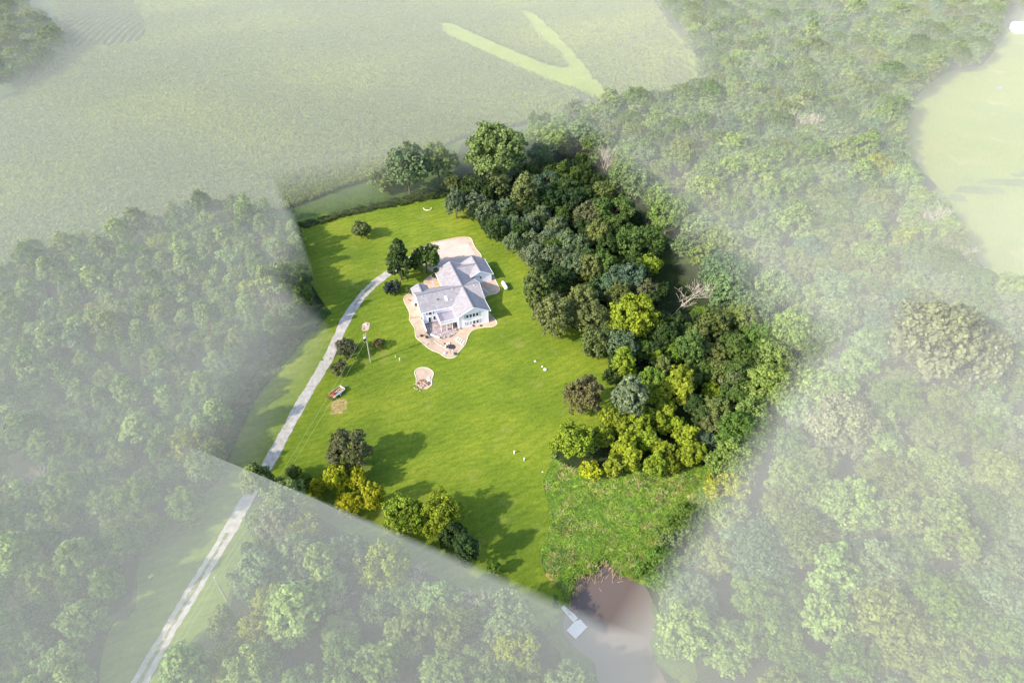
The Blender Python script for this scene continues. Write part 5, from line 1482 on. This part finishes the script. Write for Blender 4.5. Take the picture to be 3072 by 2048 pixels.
for s in (-1, 1): MB().tube([(-.2, s * .36, .18), (-.2, s * .44, .18)], .2, 12).build('wheel', M['black'], yo)
MB().tube([(.5, 0, .45), (1.05, 0, .8)], .03, 6).build('handle', M['rust'], yo)
drape('meadow_puddle', smooth_loop(G([(2984, 264), (2994, 260), (3006, 261), (3010, 265), (2998, 268)]), 4), .09, 1.5, M['garden_pond'])
# dry reed heap and reeds by the pond
hp = PZ(1580, 1680, 9.223, [(510, 400), (690, 350), (850, 480), (930, 600), (900, 720), (780, 650), (640, 560)])
drape('bare_bank', smooth_loop(G(hp), 3), .12, .6, M['dirt'], jitter=.1)
def reed_clump(px, py, n, h, label):
    x, y = on_ground(px, py, 0)
    m = MB()
    for _ in range(n):
        a, b = rr.uniform(-1, 1), rr.uniform(-1, 1)
        m.tube([(a, b, -.2), (a + rr.uniform(-.2, .2), b + rr.uniform(-.2, .2), h * .6), (a + rr.uniform(-.7, .7), b + rr.uniform(-.7, .7), h * rr.uniform(.7, 1.1))], [.05, .04, .015], 4)
    o = m.build('reed_clump', M['straw']); o.location = (x, y, max(gz(x, y), -.9)); return tag(o, label, 'reeds', 'clumps of reeds along the pond edge')
for px, py in [(1727, 1785), (1722, 1800), (1738, 1760), (1748, 1740), (1776, 1738), (1790, 1726), (1815, 1700), (1718, 1830), (1708, 1845), (1850, 1730), (1835, 1712)]:
    reed_clump(px, py, 12, 1.5, 'dry brown reeds standing at the edge of the pond')
def log(px, py, L, a, label):
    x, y = on_ground(px, py, 0)
    o = MB().tube([(-L / 2, 0, 0), (0, .05, .06), (L / 2, 0, .02)], [.06, .05, .03], 5).build('floating_stick', M['deadwood']); o.location = (x, y, -.87); o.rotation_euler = (0, 0, a)
    tag(o, label, 'stick', 'sticks floating on the pond')
for px, py, L, a in [(1790, 1752, 1.2, .4), (1808, 1742, 1.6, 1.1), (1822, 1735, 1.4, .8), (1838, 1745, 1.5, 1.3), (1860, 1750, 1.3, .2), (1800, 1775, .9, 2.1), (1770, 1790, .8, .6)]:
    log(px, py, L, a, 'thin bleached stick floating on the pond')

# dock: gangway from the bank and a platform
def dock_poly(pts, z): return [at_height(a, b, z) for a, b in pts]
dk = tag(empty('dock', (0, 0, 0)), 'pale L-shaped boat dock reaching from the bank into the pond', 'dock')
gang = dock_poly(PZ(1680, 1780, 10.456, [(120, 358), (30, 440), (420, 880), (560, 760), (440, 625)]), -.45)
plat = dock_poly(PZ(1680, 1780, 10.456, [(470, 860), (210, 1140), (490, 1405), (850, 1040), (640, 800)]), -.42)
def planks(poly, z, n, d0, name):
    """deck boards laid across the long direction"""
    v, f = [], []
    MBo = MB(); MBo.prism(poly if sum(poly[i - 1][0] * poly[i][1] - poly[i][0] * poly[i - 1][1] for i in range(len(poly))) > 0 else poly[::-1], z - .22, z)
    return MBo.build(name, M['dock'], dk)
planks(gang, -.45, 8, 0, 'gangway')
planks(plat, -.40, 8, 0, 'platform')
for a, b in plat[1:4]:
    MB().tube([(a + .15, b + .2, -1.9), (a + .15, b + .2, -.41)], .09, 8).build('pile', M['pole'], dk)
# barn at the right edge of the far meadow
bx, by = on_ground(3066, 96)
barn = tag(empty('barn', (bx, by, gz(bx, by)), math.radians(-12)), 'pale round-roofed barn at the far right edge of the meadow', 'barn')
prof = [(-4.5, 0), (-4.5, 2.2)] + [(-4.5 * math.cos(t), 2.2 + 3.0 * math.sin(t)) for t in [math.pi * k / 10 for k in range(1, 10)]] + [(4.5, 2.2), (4.5, 0)]
def extrude(profile, x0, x1):
    n = len(profile)
    v = [(x0, a, z) for a, z in profile] + [(x1, a, z) for a, z in profile]
    return MB().add(v, [tuple(reversed(range(n))), tuple(range(n, 2 * n))] + [(i, (i + 1) % n, n + (i + 1) % n, n + i) for i in range(n)])
extrude(prof, -6, 6).build('wall', M['barn_wall'], barn)
extrude([(a * 1.05, z * 1.0 + .15) for a, z in prof[1:-1]] + [(a * 1.0, z) for a, z in prof[1:-1]][::-1], -6.3, 6.3).build('roof', M['barn_roof'], barn)
MB().box(-6.06, -6.0, -.7, .7, 0, 2.1).build('door', M['shutter'], barn)

# ------------------------------------------------------------------ ADDED VEIL: made-up mist volume whitening all round the lot, open above the lot
ins = P2([(1340, 362), (1752, 824), (1378, 1432), (634, 1085), (797, 779), (664, 528)])
bot = [at_height(*p, z) for p, z in zip(ins, (6, 5, 0, 0, 0, 1.9))]
bot = dense(bot + bot[:1], 12)[:-1]
mcx, mcy = sum(p[0] for p in bot) / len(bot), sum(p[1] for p in bot) / len(bot)
HZ_SPREAD = 21.0  # lean of the clearing walls, shaped to keep the near veil edge crisp
def widen(p):
    dx, dy = p[0] - mcx, p[1] - mcy
    L = math.hypot(dx, dy)
    k = HZ_SPREAD * (1.0 if dy < 0 else .12)
    return (p[0] + dx / L * k * .35, p[1] - k) if dy < 0 else (p[0] + dx / L * k, p[1] + dy / L * k)
top = [widen(p) for p in bot]
OUTER = [(-900, -300)] + [(900, y) for y, _ in VEIL_TOP] + [(-900, y) for y, _ in VEIL_TOP[:0:-1]]
def veil_top(y):
    return float(np.interp(y, [a for a, _ in VEIL_TOP], [b for _, b in VEIL_TOP]))
def ring_faces(inner):
    n = len(inner)
    pts = [Vector(p) for p in OUTER] + [Vector(p) for p in inner]
    no = len(OUTER)
    e = [(i, (i + 1) % no) for i in range(no)] + [(no + i, no + (i + 1) % n) for i in range(n)]
    vo, eo, fo, *_ = delaunay_2d_cdt(pts, e, [], 1, 1e-5)
    fs = []
    for f in fo:
        cx = sum(vo[i].x for i in f) / len(f); cy = sum(vo[i].y for i in f) / len(f)
        if not inside(inner, cx, cy): fs.append(list(f))
    return vo, fs
nb = len(bot)
vb, fb_ = ring_faces(bot)
vt, ft_ = ring_faces(top)
NO = len(OUTER)
assert len(vb) == NO + nb and len(vt) == NO + nb
ZB = -4.0
V = [(v.x, v.y, ZB) for v in vb] + [(v.x, v.y, veil_top(v.y)) for v in vt]
n0 = NO + nb
F = [f[::-1] for f in fb_] + [[n0 + i for i in f] for f in ft_]
F += [[i, (i + 1) % NO, n0 + (i + 1) % NO, n0 + i] for i in range(NO)]
F += [[NO + (i + 1) % nb, NO + i, n0 + NO + i, n0 + NO + (i + 1) % nb] for i in range(nb)]
hm = bpy.data.materials.new('added_veil_volume'); hm.use_nodes = True
hn = hm.node_tree; hn.nodes.clear()
ho = hn.nodes.new('ShaderNodeOutputMaterial'); pv = hn.nodes.new('ShaderNodeVolumePrincipled')
pv.inputs['Color'].default_value = (1.0, .98, .90, 1); pv.inputs['Density'].default_value = VEIL_DENSITY; pv.inputs['Anisotropy'].default_value = -0.2
hn.links.new(pv.outputs[0], ho.inputs['Volume'])
hz = mesh_obj('added_veil', V, F, hm)
bm = bmesh.new(); bm.from_mesh(hz.data); bmesh.ops.recalc_face_normals(bm, faces=bm.faces); bm.to_mesh(hz.data); bm.free()
hz['kind'] = 'stuff'
hz['label'] = 'made-up pale mist volume whitening the fields and woods round the lot'
